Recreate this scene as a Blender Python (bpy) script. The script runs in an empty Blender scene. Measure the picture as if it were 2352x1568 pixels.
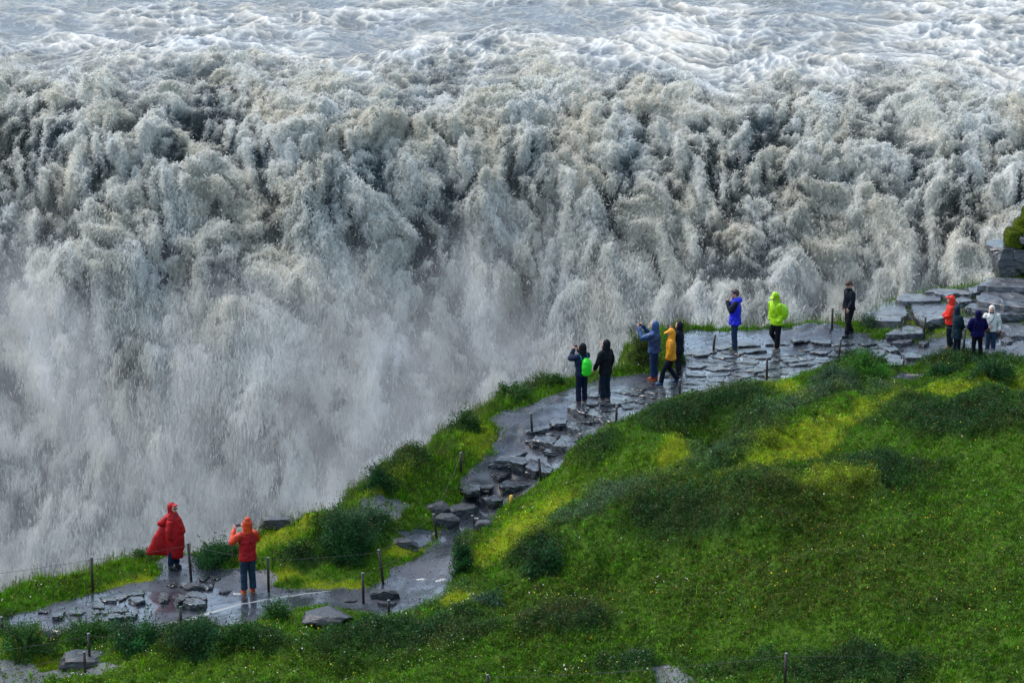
import bpy, bmesh, math, random
import numpy as np
from mathutils import Vector, Matrix
R = math.radians
scene = bpy.context.scene
COL = scene.collection

# ------------------------------------------------------------------ camera, sky, sun, exposure
FPX, CAMH, PITCH = 6670.0, 24.5, math.atan((784 + 972) / 6670.0)   # picture grid 2352 x 1568
cam_d = bpy.data.cameras.new('camera'); cam = bpy.data.objects.new('camera', cam_d); COL.objects.link(cam)
cam_d.sensor_width = 36.0; cam_d.lens = 36.0 * FPX / 2352.0; cam_d.clip_start = 1.0; cam_d.clip_end = 3000
cam.location = (0, 0, CAMH); cam.rotation_euler = (math.pi / 2 - PITCH, 0, 0)
scene.camera = cam
SUN_EL, SUN_AZ = R(58), R(-60)      # high overcast sun, from the left and slightly behind the falls
world = bpy.data.worlds.new('World'); scene.world = world; world.use_nodes = True
wn = world.node_tree; wn.nodes.clear()
w_out = wn.nodes.new('ShaderNodeOutputWorld'); w_bg = wn.nodes.new('ShaderNodeBackground')
w_sky = wn.nodes.new('ShaderNodeTexSky'); w_hs = wn.nodes.new('ShaderNodeHueSaturation')
w_sky.sky_type = 'NISHITA'; w_sky.sun_disc = False; w_sky.sun_elevation = SUN_EL; w_sky.sun_rotation = SUN_AZ
w_sky.air_density = 1.0; w_sky.dust_density = 2.5; w_sky.ozone_density = 1.5
w_hs.inputs['Saturation'].default_value = 0.88; w_hs.inputs['Hue'].default_value = 0.485
w_bg.inputs['Strength'].default_value = 0.15
wn.links.new(w_sky.outputs[0], w_hs.inputs['Color']); wn.links.new(w_hs.outputs[0], w_bg.inputs['Color'])
wn.links.new(w_bg.outputs[0], w_out.inputs['Surface'])
sun_d = bpy.data.lights.new('sun', 'SUN'); sun_d.energy = 1.0; sun_d.angle = R(32); sun_d.color = (1.0, 0.97, 0.93)
sun = bpy.data.objects.new('sun', sun_d); COL.objects.link(sun)
_sd = Vector((math.sin(SUN_AZ) * math.cos(SUN_EL), math.cos(SUN_AZ) * math.cos(SUN_EL), math.sin(SUN_EL)))
sun.rotation_euler = _sd.to_track_quat('Z', 'Y').to_euler()
scene.view_settings.view_transform = 'Standard'; scene.view_settings.look = 'None'
scene.view_settings.exposure = 1.0; scene.view_settings.gamma = 1.0
scene.cycles.volume_step_rate = 1.0; scene.cycles.volume_bounces = 5

# ------------------------------------------------------------------ helpers
def ray(u, v):
    d = Vector(((u - 1176) / FPX, -(v - 784) / FPX, -1.0)); d.rotate(cam.rotation_euler)
    return d.normalized()
def ray_np(u, v):
    u = np.asarray(u, float); v = np.asarray(v, float)
    cx = (u - 1176) / FPX; cy = -(v - 784) / FPX; cz = -np.ones_like(cx)
    a = math.pi / 2 - PITCH; c, s = math.cos(a), math.sin(a)
    return np.stack([cx, cy * c - cz * s, cy * s + cz * c], -1)
def project(p):
    a = math.pi / 2 - PITCH; c, s = math.cos(a), math.sin(a)
    x, y, z = p[..., 0], p[..., 1], p[..., 2] - CAMH
    cy = y * c + z * s; cz = -y * s + z * c
    return 1176 + FPX * x / -cz, 784 - FPX * cy / -cz
def sst(a, b, x):
    t = np.clip((x - a) / (b - a), 0, 1); return t * t * (3 - 2 * t)
_G = {}
def pnoise(x, y, seed=0):
    """2-D gradient noise in about -1..1"""
    if seed not in _G:
        rs = np.random.RandomState(seed + 17); a = rs.rand(256, 256) * 2 * np.pi
        _G[seed] = (np.cos(a).astype(np.float32), np.sin(a).astype(np.float32))
    gx, gy = _G[seed]
    xi = np.floor(x).astype(np.int64); yi = np.floor(y).astype(np.int64)
    fx = (x - xi).astype(np.float32); fy = (y - yi).astype(np.float32)
    wx = fx * fx * fx * (fx * (fx * 6 - 15) + 10); wy = fy * fy * fy * (fy * (fy * 6 - 15) + 10)
    def g(i, j, dx, dy):
        ii = (xi + i) & 255; jj = (yi + j) & 255
        return gx[ii, jj] * dx + gy[ii, jj] * dy
    a = g(0, 0, fx, fy); b = g(1, 0, fx - 1, fy); c = g(0, 1, fx, fy - 1); d = g(1, 1, fx - 1, fy - 1)
    return 1.5 * ((a + wx * (b - a)) * (1 - wy) + (c + wx * (d - c)) * wy)
def fbm(x, y, o=4, seed=0, gain=0.5):
    r = 0; a = 1; t = 0
    for i in range(o):
        r = r + a * pnoise(x * 2 ** i + 13.7 * i, y * 2 ** i + 7.1 * i, seed + i); t += a; a *= gain
    return r / t
def mesh_np(name, verts, quads, mat=None, attrs=None, smooth=True, tris=None):
    """one mesh object from numpy arrays; attrs: name -> float array or (n,3) colour array on points"""
    me = bpy.data.meshes.new(name); nv = len(verts)
    me.vertices.add(nv); me.vertices.foreach_set('co', np.ascontiguousarray(verts, dtype=np.float32).ravel())
    k = quads.shape[1]; nf = len(quads)
    me.loops.add(nf * k); me.loops.foreach_set('vertex_index', np.ascontiguousarray(quads, dtype=np.int32).ravel())
    me.polygons.add(nf); me.polygons.foreach_set('loop_start', np.arange(nf, dtype=np.int32) * k)
    me.polygons.foreach_set('loop_total', np.full(nf, k, dtype=np.int32))
    if smooth: me.polygons.foreach_set('use_smooth', np.ones(nf, dtype=bool))
    me.update(calc_edges=True)
    for an, av in (attrs or {}).items():
        if av.ndim == 1:
            at = me.attributes.new(an, 'FLOAT', 'POINT'); at.data.foreach_set('value', av.astype(np.float32))
        else:
            at = me.attributes.new(an, 'FLOAT_VECTOR', 'POINT'); at.data.foreach_set('vector', av.astype(np.float32).ravel())
    if mat: me.materials.append(mat)
    o = bpy.data.objects.new(name, me); COL.objects.link(o); return o
def grid_quads(nr, nc):
    i = np.arange((nr - 1) * (nc - 1)); r = i // (nc - 1); c = i % (nc - 1); a = r * nc + c
    return np.stack([a, a + 1, a + nc + 1, a + nc], -1)
def tag(o, label=None, cat=None, group=None, kind=None):
    if label: o['label'] = label
    if cat: o['category'] = cat
    if group: o['group'] = group
    if kind: o['kind'] = kind
    return o
def empty(name, loc, rz=0.0):
    o = bpy.data.objects.new(name, None); o.location = loc; o.rotation_euler = (0, 0, rz)
    o.empty_display_size = 0.2; COL.objects.link(o); return o
class NT:
    """small node-tree writer"""
    def __init__(s, name):
        s.m = bpy.data.materials.new(name); s.m.use_nodes = True; s.t = s.m.node_tree
        s.b = s.t.nodes['Principled BSDF']; s.out = s.t.nodes['Material Output']
    def n(s, kind, **kw):
        nd = s.t.nodes.new('ShaderNode' + kind)
        for k, v in kw.items():
            if k.startswith('i_'):
                key = k[2:]; key = int(key) if key.isdigit() else key
                if hasattr(v, 'links') or isinstance(v, bpy.types.NodeSocket): s.t.links.new(v, nd.inputs[key])
                else: nd.inputs[key].default_value = v
            else: setattr(nd, k, v)
        return nd
    def link(s, a, b): s.t.links.new(a, b)
    def noise(s, vec, scale, detail=4, rough=0.55, dist=0.0):
        nd = s.n('TexNoise'); s.link(vec, nd.inputs['Vector'])
        nd.inputs['Scale'].default_value = scale; nd.inputs['Detail'].default_value = detail
        nd.inputs['Roughness'].default_value = rough; nd.inputs['Distortion'].default_value = dist
        return nd.outputs['Fac']
    def ramp(s, fac, stops):
        nd = s.n('ValToRGB'); s.link(fac, nd.inputs[0]); e = nd.color_ramp.elements
        while len(e) < len(stops): e.new(0.5)
        for el, (p, c) in zip(e, stops):
            el.position = p; el.color = (*c, 1) if isinstance(c, tuple) else (c, c, c, 1)
        return nd.outputs[0]
    def mix(s, fac, a, b, mode='MIX'):
        nd = s.n('MixRGB', blend_type=mode)
        for sock, v in ((nd.inputs[0], fac), (nd.inputs[1], a), (nd.inputs[2], b)):
            if isinstance(v, bpy.types.NodeSocket): s.link(v, sock)
            elif isinstance(v, tuple): sock.default_value = (*v, 1)
            else: sock.default_value = v
        return nd.outputs[0]
    def math(s, op, a, b=0.0, clamp=False):
        nd = s.n('Math', operation=op, use_clamp=clamp)
        for sock, v in ((nd.inputs[0], a), (nd.inputs[1], b)):
            if isinstance(v, bpy.types.NodeSocket): s.link(v, sock)
            else: sock.default_value = v
        return nd.outputs[0]
    def bump(s, h, strength, dist):
        nd = s.n('Bump'); nd.inputs['Strength'].default_value = strength; nd.inputs['Distance'].default_value = dist
        s.link(h, nd.inputs['Height']); s.link(nd.outputs[0], s.b.inputs['Normal']); return nd
    def attr(s, name, out='Fac'):
        return s.n('Attribute', attribute_name=name).outputs[out]
    def obj(s): return s.n('TexCoord').outputs['Object']
def setv(nt, **kw):
    for k, v in kw.items():
        k = k.replace('_', ' ')
        nt.b.inputs[k].default_value = (*v, 1) if isinstance(v, tuple) else v

# ------------------------------------------------------------------ river and waterfall
ZR = -0.8                                            # river level above the lip
def build_water():
    # profile down the flow: flat river, rounded lip, falling face
    nx = 1250; X0, X1 = -36.0, 36.0
    riv = np.concatenate([np.arange(330, 200, -0.7), np.arange(200, 160, -0.13), np.arange(160, 149.5, -0.07)])
    face_n = 660
    xs = np.linspace(X0, X1, nx)
    lip = 146.0 - 6.0 * sst(4, 28, xs) + 1.5 * sst(-6, 2, xs) * sst(12, 6, xs) + 2.2 * pnoise(xs / 9.0, xs * 0 + 3.3, 40) + 0.7 * pnoise(xs / 3.1, xs * 0 + 8.3, 41)
    # arc-length q: negative upstream, positive down the face
    q = np.concatenate([-(riv - 149.5), np.linspace(0.05, 34.0, face_n)])
    S, Q = np.meshgrid(xs, q); nr = len(q)
    L = np.broadcast_to(lip, S.shape)
    # smooth turn from flat to steep: slope angle along q
    ang = R(4) * sst(-30, -6, q) + R(60) * sst(-7, 13.0, q) + R(9) * sst(9, 28, q)
    dq = np.gradient(q)
    py = -np.cumsum(np.cos(ang) * dq); pz = -np.cumsum(np.sin(ang) * dq)
    i0 = int(np.argmin(abs(q))); py -= py[i0]; pz -= pz[i0]
    Y = py[:, None] + L; Z = np.broadcast_to(pz[:, None], S.shape) + ZR
    ny, nz = np.sin(ang)[:, None] * -1.0, np.cos(ang)[:, None]     # outward normal (towards viewer / up)
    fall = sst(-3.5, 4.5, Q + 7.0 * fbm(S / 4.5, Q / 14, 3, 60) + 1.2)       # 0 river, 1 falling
    low = sst(3, 24, Q)
    # ---- the river: standing waves with sharp foaming crests
    wx = S + 1.5 * fbm(S / 6, Q / 9, 3, 1); wq = Q + 2.2 * fbm(S / 6, Q / 10, 3, 5)
    big = fbm(wx / 6.0, wq / 7.5, 2, 10)
    rid = 1 - np.abs(pnoise(wx / 3.4, wq / 3.8, 14)); rid2 = 1 - np.abs(pnoise(wx / 1.5, wq / 1.9, 15))
    rid3 = 1 - np.abs(pnoise(wx / 0.7, wq / 0.9, 16)); rid4 = 1 - np.abs(pnoise(wx / 0.33, wq / 0.5, 19))
    chop = sst(-0.35, 0.5, fbm(S / 11 + 5, Q / 9, 2, 30) + 0.35 * sst(2, 18, S) + 0.5 * sst(-14, -1, Q) - 0.1)
    hr = 0.4 * big + (0.22 + 0.38 * chop) * (0.55 * rid ** 3 + 0.36 * rid2 ** 2.5 + 0.22 * rid3 ** 2 + 0.12 * rid4 ** 1.5) - 0.35
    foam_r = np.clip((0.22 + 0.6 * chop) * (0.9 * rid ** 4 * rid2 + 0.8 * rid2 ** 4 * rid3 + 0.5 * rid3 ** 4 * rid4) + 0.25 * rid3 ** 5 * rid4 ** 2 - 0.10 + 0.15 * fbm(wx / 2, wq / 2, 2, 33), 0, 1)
    # ---- the face: tumbling clumps; cells stretch and soften as they fall
    st = 1.0 + 0.35 * low                                             # stretching down the face
    fq = Q / st
    ax = S + 2.4 * fbm(S / 7, fq / 9, 3, 70) + 0.5 * fbm(S / 1.6, fq / 1.6, 3, 74)
    aq = fq + 2.4 * fbm(S / 7 + 9, fq / 9, 3, 80) + 0.5 * fbm(S / 1.6, fq / 1.6, 3, 84)
    b0 = fbm(ax / 7.0, aq / 9.0, 2, 90)
    sab = lambda a, k: np.sqrt(a * a + k)
    b1 = sab(pnoise(ax / 2.7, aq / 2.9, 91), .03); b2 = sab(pnoise(ax / 1.3, aq / 1.4, 92), .03)
    b3 = sab(pnoise(ax / 0.75, aq / 0.8, 93), .02); b4 = sab(pnoise(ax / 0.36, aq / 0.40, 94), .02)
    b5 = sab(pnoise(ax / 0.18, aq / 0.22, 95), .02)
    rg = 1 - np.abs(pnoise(ax / 0.5 + 3, aq / 0.62, 96)); rg2 = 1 - np.abs(pnoise(ax / 0.24 + 3, aq / 0.30, 97))
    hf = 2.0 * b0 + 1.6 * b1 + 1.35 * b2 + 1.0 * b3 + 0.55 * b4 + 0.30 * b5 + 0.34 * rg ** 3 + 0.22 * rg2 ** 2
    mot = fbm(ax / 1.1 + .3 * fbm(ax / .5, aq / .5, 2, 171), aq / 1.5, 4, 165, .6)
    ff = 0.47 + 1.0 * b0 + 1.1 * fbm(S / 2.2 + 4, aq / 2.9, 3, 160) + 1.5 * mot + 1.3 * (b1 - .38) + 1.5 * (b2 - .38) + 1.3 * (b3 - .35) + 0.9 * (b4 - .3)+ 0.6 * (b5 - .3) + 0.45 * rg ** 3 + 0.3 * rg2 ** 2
    # running blur down the flow, longer further down
    def trail(a, fr):
        o = a.copy(); k = np.clip(fr, 0, 0.97)
        for i in range(1, a.shape[0]): o[i] = k[i] * o[i - 1] + (1 - k[i]) * a[i]
        return o
    fr = (0.66 * sst(0, 16, q))
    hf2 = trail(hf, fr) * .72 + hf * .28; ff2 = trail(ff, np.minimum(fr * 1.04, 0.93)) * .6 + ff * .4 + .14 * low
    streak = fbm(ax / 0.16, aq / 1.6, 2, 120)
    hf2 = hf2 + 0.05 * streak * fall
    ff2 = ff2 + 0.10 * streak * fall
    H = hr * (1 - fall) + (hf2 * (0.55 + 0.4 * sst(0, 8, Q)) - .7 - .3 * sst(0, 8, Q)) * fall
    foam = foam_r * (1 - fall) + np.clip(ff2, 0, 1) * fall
    up = (0.9 - 0.45 * low)                                          # clumps also heave upward near the lip
    Yd = Y + ny * H; Zd = Z + nz * H * 1.0 + fall * H * 0.25 * up
    Xd = S * (1 + 0.007 * np.maximum(0, -Q - 6)) + 0.35 * fall * fbm(ax / 0.9, aq / 0.9, 2, 130)
    V = np.stack([Xd, Yd, Zd], -1).reshape(-1, 3)
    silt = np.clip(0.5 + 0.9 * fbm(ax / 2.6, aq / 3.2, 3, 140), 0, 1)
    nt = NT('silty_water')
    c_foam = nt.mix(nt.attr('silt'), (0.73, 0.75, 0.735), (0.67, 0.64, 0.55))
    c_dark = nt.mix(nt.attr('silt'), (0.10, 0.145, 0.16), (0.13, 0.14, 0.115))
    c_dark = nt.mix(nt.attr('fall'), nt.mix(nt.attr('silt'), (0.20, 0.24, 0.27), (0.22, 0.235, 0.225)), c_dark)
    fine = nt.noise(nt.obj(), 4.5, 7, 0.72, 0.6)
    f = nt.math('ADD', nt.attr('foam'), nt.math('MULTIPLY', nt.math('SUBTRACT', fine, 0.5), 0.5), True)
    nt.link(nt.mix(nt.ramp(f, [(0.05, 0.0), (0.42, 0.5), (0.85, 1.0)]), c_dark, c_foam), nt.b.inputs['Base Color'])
    nt.link(nt.ramp(f, [(0.1, 0.22), (0.3, 1.0)]), nt.b.inputs['Roughness'])
    nt.b.inputs['IOR'].default_value = 1.33
    nt.bump(fine, 0.8, 0.22); nt.b.inputs['Specular IOR Level'].default_value = 0.3
    # ---- torn drops and threads of foam flying off the surface: long slivers hanging down the fall
    rs = np.random.RandomState(5); Vg = V.reshape(nr, nx, 3)
    w = fall * (0.35 + 0.9 * foam) * (1 - .55 * low)
    w = np.cumsum((w * (np.gradient(q)[:, None] / 0.05)).ravel()); N = 1800000
    pick = np.searchsorted(w, rs.rand(N) * w[-1]); pick = np.clip(pick, 0, nr * nx - 1)
    P = V[pick].copy(); lo = low.ravel()[pick]; fo = foam.ravel()[pick]; fl = fall.ravel()[pick]
    off = rs.exponential(1.0, N) * (0.07 + 0.20 * lo)
    P[:, 1] -= off; P[:, 2] += off * rs.normal(0.25, 0.5, N); P[:, 0] += rs.normal(0, 0.05, N) + rs.normal(0, .5, N) * off
    ln = (0.07 + 0.12 * rs.rand(N)) * (1 + 1.3 * lo); wd = (0.017 + 0.026 * rs.rand(N)) * (1 - .3 * lo)
    a = rs.rand(N) * 2 * np.pi; tilt = rs.normal(0, 1, N) * (0.16 + 0.9 * (1 - lo) ** 2)
    side = np.stack([np.cos(a) * wd, np.sin(a) * wd, rs.normal(0, .5, N) * wd], -1)
    dn = np.stack([np.sin(tilt) * ln, -0.3 * ln * np.abs(rs.normal(0, 1, N)), -np.cos(tilt) * ln], -1)
    T = np.stack([P + side, P - side, P + dn], 1).reshape(-1, 3)
    cf = np.clip(fo + rs.normal(0.06, 0.045, N), 0, 1)
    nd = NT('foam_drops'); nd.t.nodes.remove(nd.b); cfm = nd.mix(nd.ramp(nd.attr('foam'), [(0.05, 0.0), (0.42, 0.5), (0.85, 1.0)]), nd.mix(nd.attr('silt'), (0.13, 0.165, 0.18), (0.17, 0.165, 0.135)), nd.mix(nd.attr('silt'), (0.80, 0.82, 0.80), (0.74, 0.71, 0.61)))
    d1 = nd.n('BsdfDiffuse'); d2 = nd.n('BsdfTranslucent'); mx = nd.n('MixShader'); mx.inputs[0].default_value = .5
    for q_ in (d1, d2): nd.link(cfm, q_.inputs[0])
    nd.link(d1.outputs[0], mx.inputs[1]); nd.link(d2.outputs[0], mx.inputs[2]); nd.link(mx.outputs[0], nd.out.inputs['Surface'])
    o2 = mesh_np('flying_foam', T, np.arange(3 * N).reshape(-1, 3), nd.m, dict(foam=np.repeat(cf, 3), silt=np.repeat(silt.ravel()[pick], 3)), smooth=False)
    tag(o2, 'torn threads and drops of foam flying off the waterfall', kind='stuff')
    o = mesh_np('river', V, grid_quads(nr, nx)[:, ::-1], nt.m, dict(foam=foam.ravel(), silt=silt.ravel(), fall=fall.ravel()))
    return o
river = build_water(); tag(river, 'silty grey river in flood pouring over the wide lip as a churning waterfall', 'waterfall', kind='structure')

def build_spray():
    bm = bmesh.new()
    x0, x1, y0, y1, z0, z1 = -36, 36, 118, 146.5, -34, -1.5
    vs = [bm.verts.new(p) for p in ((x0,y0,z0),(x1,y0,z0),(x1,y1,z0),(x0,y1,z0),(x0,y0,z1-6),(x1,y0,z1-6),(x1,y1,z1),(x0,y1,z1))]
    for f in ((0,3,2,1),(4,5,6,7),(0,1,5,4),(1,2,6,5),(2,3,7,6),(3,0,4,7)): bm.faces.new([vs[i] for i in f])
    me = bpy.data.meshes.new('spray'); bm.to_mesh(me); bm.free()
    o = bpy.data.objects.new('spray', me); COL.objects.link(o)
    nt = NT('spray'); nt.t.nodes.remove(nt.b)
    pv = nt.n('VolumePrincipled'); nt.link(pv.outputs[0], nt.out.inputs['Volume'])
    pv.inputs['Color'].default_value = (0.965, 0.985, 1.0, 1); pv.inputs['Anisotropy'].default_value = 0.2
    co = nt.obj()
    mp = nt.n('Mapping'); nt.link(co, mp.inputs[0]); mp.inputs['Scale'].default_value = (1, 1, 0.6)
    ns = nt.noise(mp.outputs[0], 0.42, 6, 0.66, 0.8)
    sep = nt.n('SeparateXYZ'); nt.link(co, sep.inputs[0])
    deep = nt.n('MapRange'); nt.link(sep.outputs['Z'], deep.inputs[0])
    deep.inputs[1].default_value = -2.5; deep.inputs[2].default_value = -21; deep.inputs[3].default_value = 0; deep.inputs[4].default_value = 1
    cl = nt.n('MapRange'); nt.link(ns, cl.inputs[0]); cl.inputs[1].default_value = 0.48; cl.inputs[2].default_value = 0.68
    cl.inputs[3].default_value = 0.16; cl.inputs[4].default_value = 1
    nb = nt.noise(mp.outputs[0], 0.13, 3, 0.6, 0.6); cb = nt.n('MapRange'); nt.link(nb, cb.inputs[0]); cb.inputs[1].default_value = 0.50; cb.inputs[2].default_value = 0.68; cb.inputs[3].default_value = 0.28; cb.inputs[4].default_value = 2.7
    d = nt.math('MULTIPLY', nt.math('MULTIPLY', deep.outputs[0], nt.math('MULTIPLY', cl.outputs[0], cb.outputs[0])), 0.19)
    nt.link(d, pv.inputs['Density'])
    me.materials.append(nt.m)
    return tag(o, 'pale spray drifting up in front of the waterfall', kind='stuff')
build_spray()

# ------------------------------------------------------------------ terrain: one height sheet from levelled points
CTRL = [  # picture grid u, v and ground level z of points the levels were taken at
 (-300,1500,-.3),(0,1420,0),(0,1360,.1),(100,1330,.15),(213,1360,0),(330,1270,.25),(400,1302,0),(440,1332,0),(570,1362,0),(617,1357,0),(300,1400,0),(480,1440,0),(200,1430,0),
 (20,1480,.1),(115,1490,-.35),(60,1540,-.45),(205,1520,-.1),(400,1500,.3),(600,1480,.35),(600,1568,.1),(0,1600,-.5),(300,1600,0),
 (560,1280,.2),(620,1235,.75),(680,1205,1.0),(760,1180,1.15),(800,1230,.85),(760,1300,.35),(700,1345,.05),(830,1385,0),(760,1395,0),(880,1160,1.05),(930,1250,.3),
 (880,1100,1.45),(1000,1020,1.75),(950,1090,1.5),(1050,960,1.9),(1150,935,1.85),(1200,960,1.75),(1300,880,1.85),(1440,840,1.95),(1480,800,2.0),(1470,770,2.3),
 (900,1400,.02),(950,1330,.12),(1030,1260,.25),(1080,1190,.4),(1130,1160,.5),(1010,1180,.6),(1180,1110,.78),(1100,1090,1.0),(1180,1060,1.05),(1090,1040,1.45),(1270,1000,1.4),(1220,990,1.55),(1350,950,1.72),
 (1330,925,1.85),(1400,915,1.85),(1500,875,1.85),(1600,900,1.85),(1640,803,1.85),(1700,800,1.85),(1800,800,1.85),(1950,775,1.9),(1900,830,1.85),(1600,760,1.95),(1800,752,2.0),(1880,742,2.3),(1920,745,2.2),
 (2000,765,2.1),(2050,810,1.9),(2120,785,1.95),(2200,810,1.95),(2280,815,1.95),(2352,800,2.0),(2100,740,2.1),(2050,700,2.2),(2150,680,2.3),(2250,720,2.2),(2260,645,2.5),(2352,640,2.6),(2352,720,2.3),(2500,700,2.6),(2600,800,2.4),
 (1250,1115,1.1),(1310,1070,1.5),(1330,1025,1.75),(1450,970,2.0),(1560,915,2.0),(1700,905,2.1),(1760,885,1.95),(1860,855,1.95),(1980,845,2.05),(2060,862,1.85),(2110,865,1.85),(2130,835,2.05),(2250,828,2.2),(2352,830,2.35),
 (1200,1180,.8),(1260,1160,1.15),(1120,1240,.75),(1070,1255,.7),(1062,1320,.35),(1100,1320,.6),(1010,1390,.2),(1250,1250,1.05),(1350,1150,1.5),(1450,1040,2.05),(1550,1040,1.85),(1600,1060,1.35),(1640,1020,1.45),(1600,960,2.3),(1720,950,2.4),
 (1700,1050,2.0),(1500,1100,1.8),(1800,960,2.15),(1850,1030,2.1),(2000,900,2.1),(2100,900,2.2),(2250,880,2.5),(2352,880,2.7),(2200,950,2.9),(2352,960,3.2),(2050,1000,2.6),(1950,1080,2.5),
 (2200,1100,2.8),(2352,1150,3.1),(1700,1150,2.3),(1600,1250,1.6),(1400,1300,1.1),(1230,1300,.95),(1500,1400,1.1),(1900,1250,2.1),(2150,1300,2.5),(2352,1350,2.9),(1200,1420,.5),(1800,1450,1.6),(2100,1500,2.1),(2352,1550,2.6),
 (1000,1500,.3),(1300,1540,.5),(1500,1560,.7),(1800,1568,1.3),(2600,1200,3.4),(2700,1600,3.2),(2600,900,3.2),(1000,1700,.2),(2000,1750,1.6),(0,1750,-.6)]
def plane_pt(u, v, z):
    d = ray_np(u, v); t = (z - CAMH) / d[..., 2]
    return np.stack([d[..., 0] * t, d[..., 1] * t], -1)
_c = np.array(CTRL); _cxy = plane_pt(_c[:, 0], _c[:, 1], _c[:, 2])
_d = np.linalg.norm(_cxy[:, None] - _cxy[None], axis=-1); _n = len(_cxy)
_A = np.zeros((_n + 3, _n + 3)); _A[:_n, :_n] = -np.sqrt(_d ** 2 + 0.3) + 0.5 * np.eye(_n)
_A[:_n, _n] = 1; _A[:_n, _n + 1:] = _cxy; _A[_n, :_n] = 1; _A[_n + 1:, :_n] = _cxy.T
_w = np.linalg.solve(_A, np.concatenate([_c[:, 2], np.zeros(3)]))
def base_z(x, y):
    x = np.asarray(x, float); y = np.asarray(y, float); r = _w[_n] + _w[_n + 1] * x + _w[_n + 2] * y
    for i in range(_n): r = r - _w[i] * np.sqrt((x - _cxy[i, 0]) ** 2 + (y - _cxy[i, 1]) ** 2 + 0.3)
    return r
GX0, GX1, GY0, GY1, GS = -27.0, 27.0, 52.0, 108.0, 0.09
gx = np.arange(GX0, GX1, GS); gy = np.arange(GY0, GY1, GS)
MX, MY = np.meshgrid(gx, gy)
Zb = base_z(MX, MY)
_lift = [(1640,1035,1.0,-.7,1.5),(1500,1045,1.1,.35,2),(1750,960,.8,.25,2.2),(1180,1240,1.2,.2,.9),(2250,930,1.5,.3,2.7),(1900,1080,1.3,-.35,2.3),(1350,1200,1.2,.3,1.2),(1700,1170,1.4,.35,2.2),(1500,1330,1.2,-.25,1.2),(1900,1350,1.5,.3,2),(2150,1180,1.2,-.3,2.6),(1200,1480,1.0,.25,.6),(1400,1120,.9,-.3,1.6)]
for _u, _v, _r, _h, _z in _lift:
    _p = plane_pt(float(_u), float(_v), float(_z)); Zb = Zb + _h * np.exp(-((MX - _p[0]) ** 2 + ((MY - _p[1]) / 1.4) ** 2) / _r ** 2)
def lookup(G, x, y):
    fx = np.clip((np.asarray(x, float) - GX0) / GS, 0, len(gx) - 1.001); fy = np.clip((np.asarray(y, float) - GY0) / GS, 0, len(gy) - 1.001)
    i = fx.astype(int); j = fy.astype(int); a = fx - i; b = fy - j
    return (G[j, i] * (1 - a) + G[j, i + 1] * a) * (1 - b) + (G[j + 1, i] * (1 - a) + G[j + 1, i + 1] * a) * b
def hit_np(u, v, G):
    """where the line of sight through picture point u, v meets the height sheet G"""
    d = ray_np(u, v); ts = np.arange(55, 118, 0.05)
    P = d[..., None, :] * ts[:, None]; z = P[..., 2] + CAMH
    below = z < lookup(G, P[..., 0], P[..., 1]); k = np.argmax(below, -1)
    k = np.where(below.any(-1), k, len(ts) - 1)
    t = ts[k]; p = d * t[..., None]; p[..., 2] += CAMH
    return p
def poly_world(pts, G=None):
    a = np.array(pts, float); return hit_np(a[:, 0], a[:, 1], Zb if G is None else G)[:, :2]
def poly_sdf(poly, X, Y):
    """signed distance to a polygon, negative inside"""
    inside = np.zeros(X.shape, bool); dist = np.full(X.shape, 1e9); n = len(poly)
    for i in range(n):
        x0, y0 = poly[i]; x1, y1 = poly[(i + 1) % n]
        ex, ey = x1 - x0, y1 - y0; L = ex * ex + ey * ey + 1e-9
        t = np.clip(((X - x0) * ex + (Y - y0) * ey) / L, 0, 1)
        dist = np.minimum(dist, (X - x0 - t * ex) ** 2 + (Y - y0 - t * ey) ** 2)
        c = ((y0 > Y) != (y1 > Y)) & (X < ex * (Y - y0) / (ey if abs(ey) > 1e-9 else 1e-9) + x0)
        inside ^= c
    return np.where(inside, -1, 1) * np.sqrt(dist)
EDGE = [(-30,1362),(0,1352),(100,1322),(200,1297),(300,1275),(350,1258),(400,1254),(440,1258),(480,1262),(540,1254),(590,1222),(600,1195),(690,1182),(740,1158),(815,1118),(828,1082),(910,1058),(1000,1015),(1020,975),(1100,938),(1200,885),(1310,862),(1430,835),(1445,800),(1480,762),(1560,744),(1700,745),(1850,738),(1910,736),(1985,738),(1995,715),(2070,682),(2130,668),(2260,645),(2300,632),(2352,625)]
_e = poly_world(EDGE)
land = np.concatenate([[[_e[0, 0] - 12, _e[0, 1] - 3.5]], _e, [[_e[-1, 0] + 5, _e[-1, 1] + 3], [40, 112], [40, 40], [-40, 40], [-40, _e[0, 1] - 12]]])
PATH = [(-200,1450),(0,1428),(60,1405),(150,1378),(260,1345),(345,1328),(372,1308),(352,1290),(395,1266),(452,1272),(470,1292),(540,1303),(625,1310),(655,1322),(640,1345),(700,1350),(800,1354),(850,1345),(885,1332),(895,1308),(960,1278),(1000,1243),(1012,1210),(1000,1178),(1060,1160),(1062,1130),(1050,1100),(1078,1068),(1130,1040),(1148,1003),(1120,965),(1130,955),(1200,935),(1310,890),(1380,868),(1500,855),(1545,850),(1535,800),(1548,762),(1600,757),(1700,757),(1800,754),(1850,746),(1910,743),(1990,766),(2015,780),(2060,778),(2110,790),(2130,775),(2352,765),(2600,760),
 (2600,845),(2352,833),(2250,828),(2150,823),(2110,838),(2050,848),(2030,838),(1930,836),(1860,852),(1760,887),(1640,907),(1560,914),(1450,967),(1380,988),(1322,1022),(1300,1060),(1250,1102),(1210,1132),(1170,1152),(1140,1182),(1118,1212),(1080,1227),(1050,1247),(1045,1290),(1045,1330),(1010,1375),(940,1402),(880,1417),(800,1408),(740,1392),(690,1400),(600,1428),(560,1442),(480,1450),(350,1458),(200,1450),(0,1445),(-200,1470)]
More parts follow.
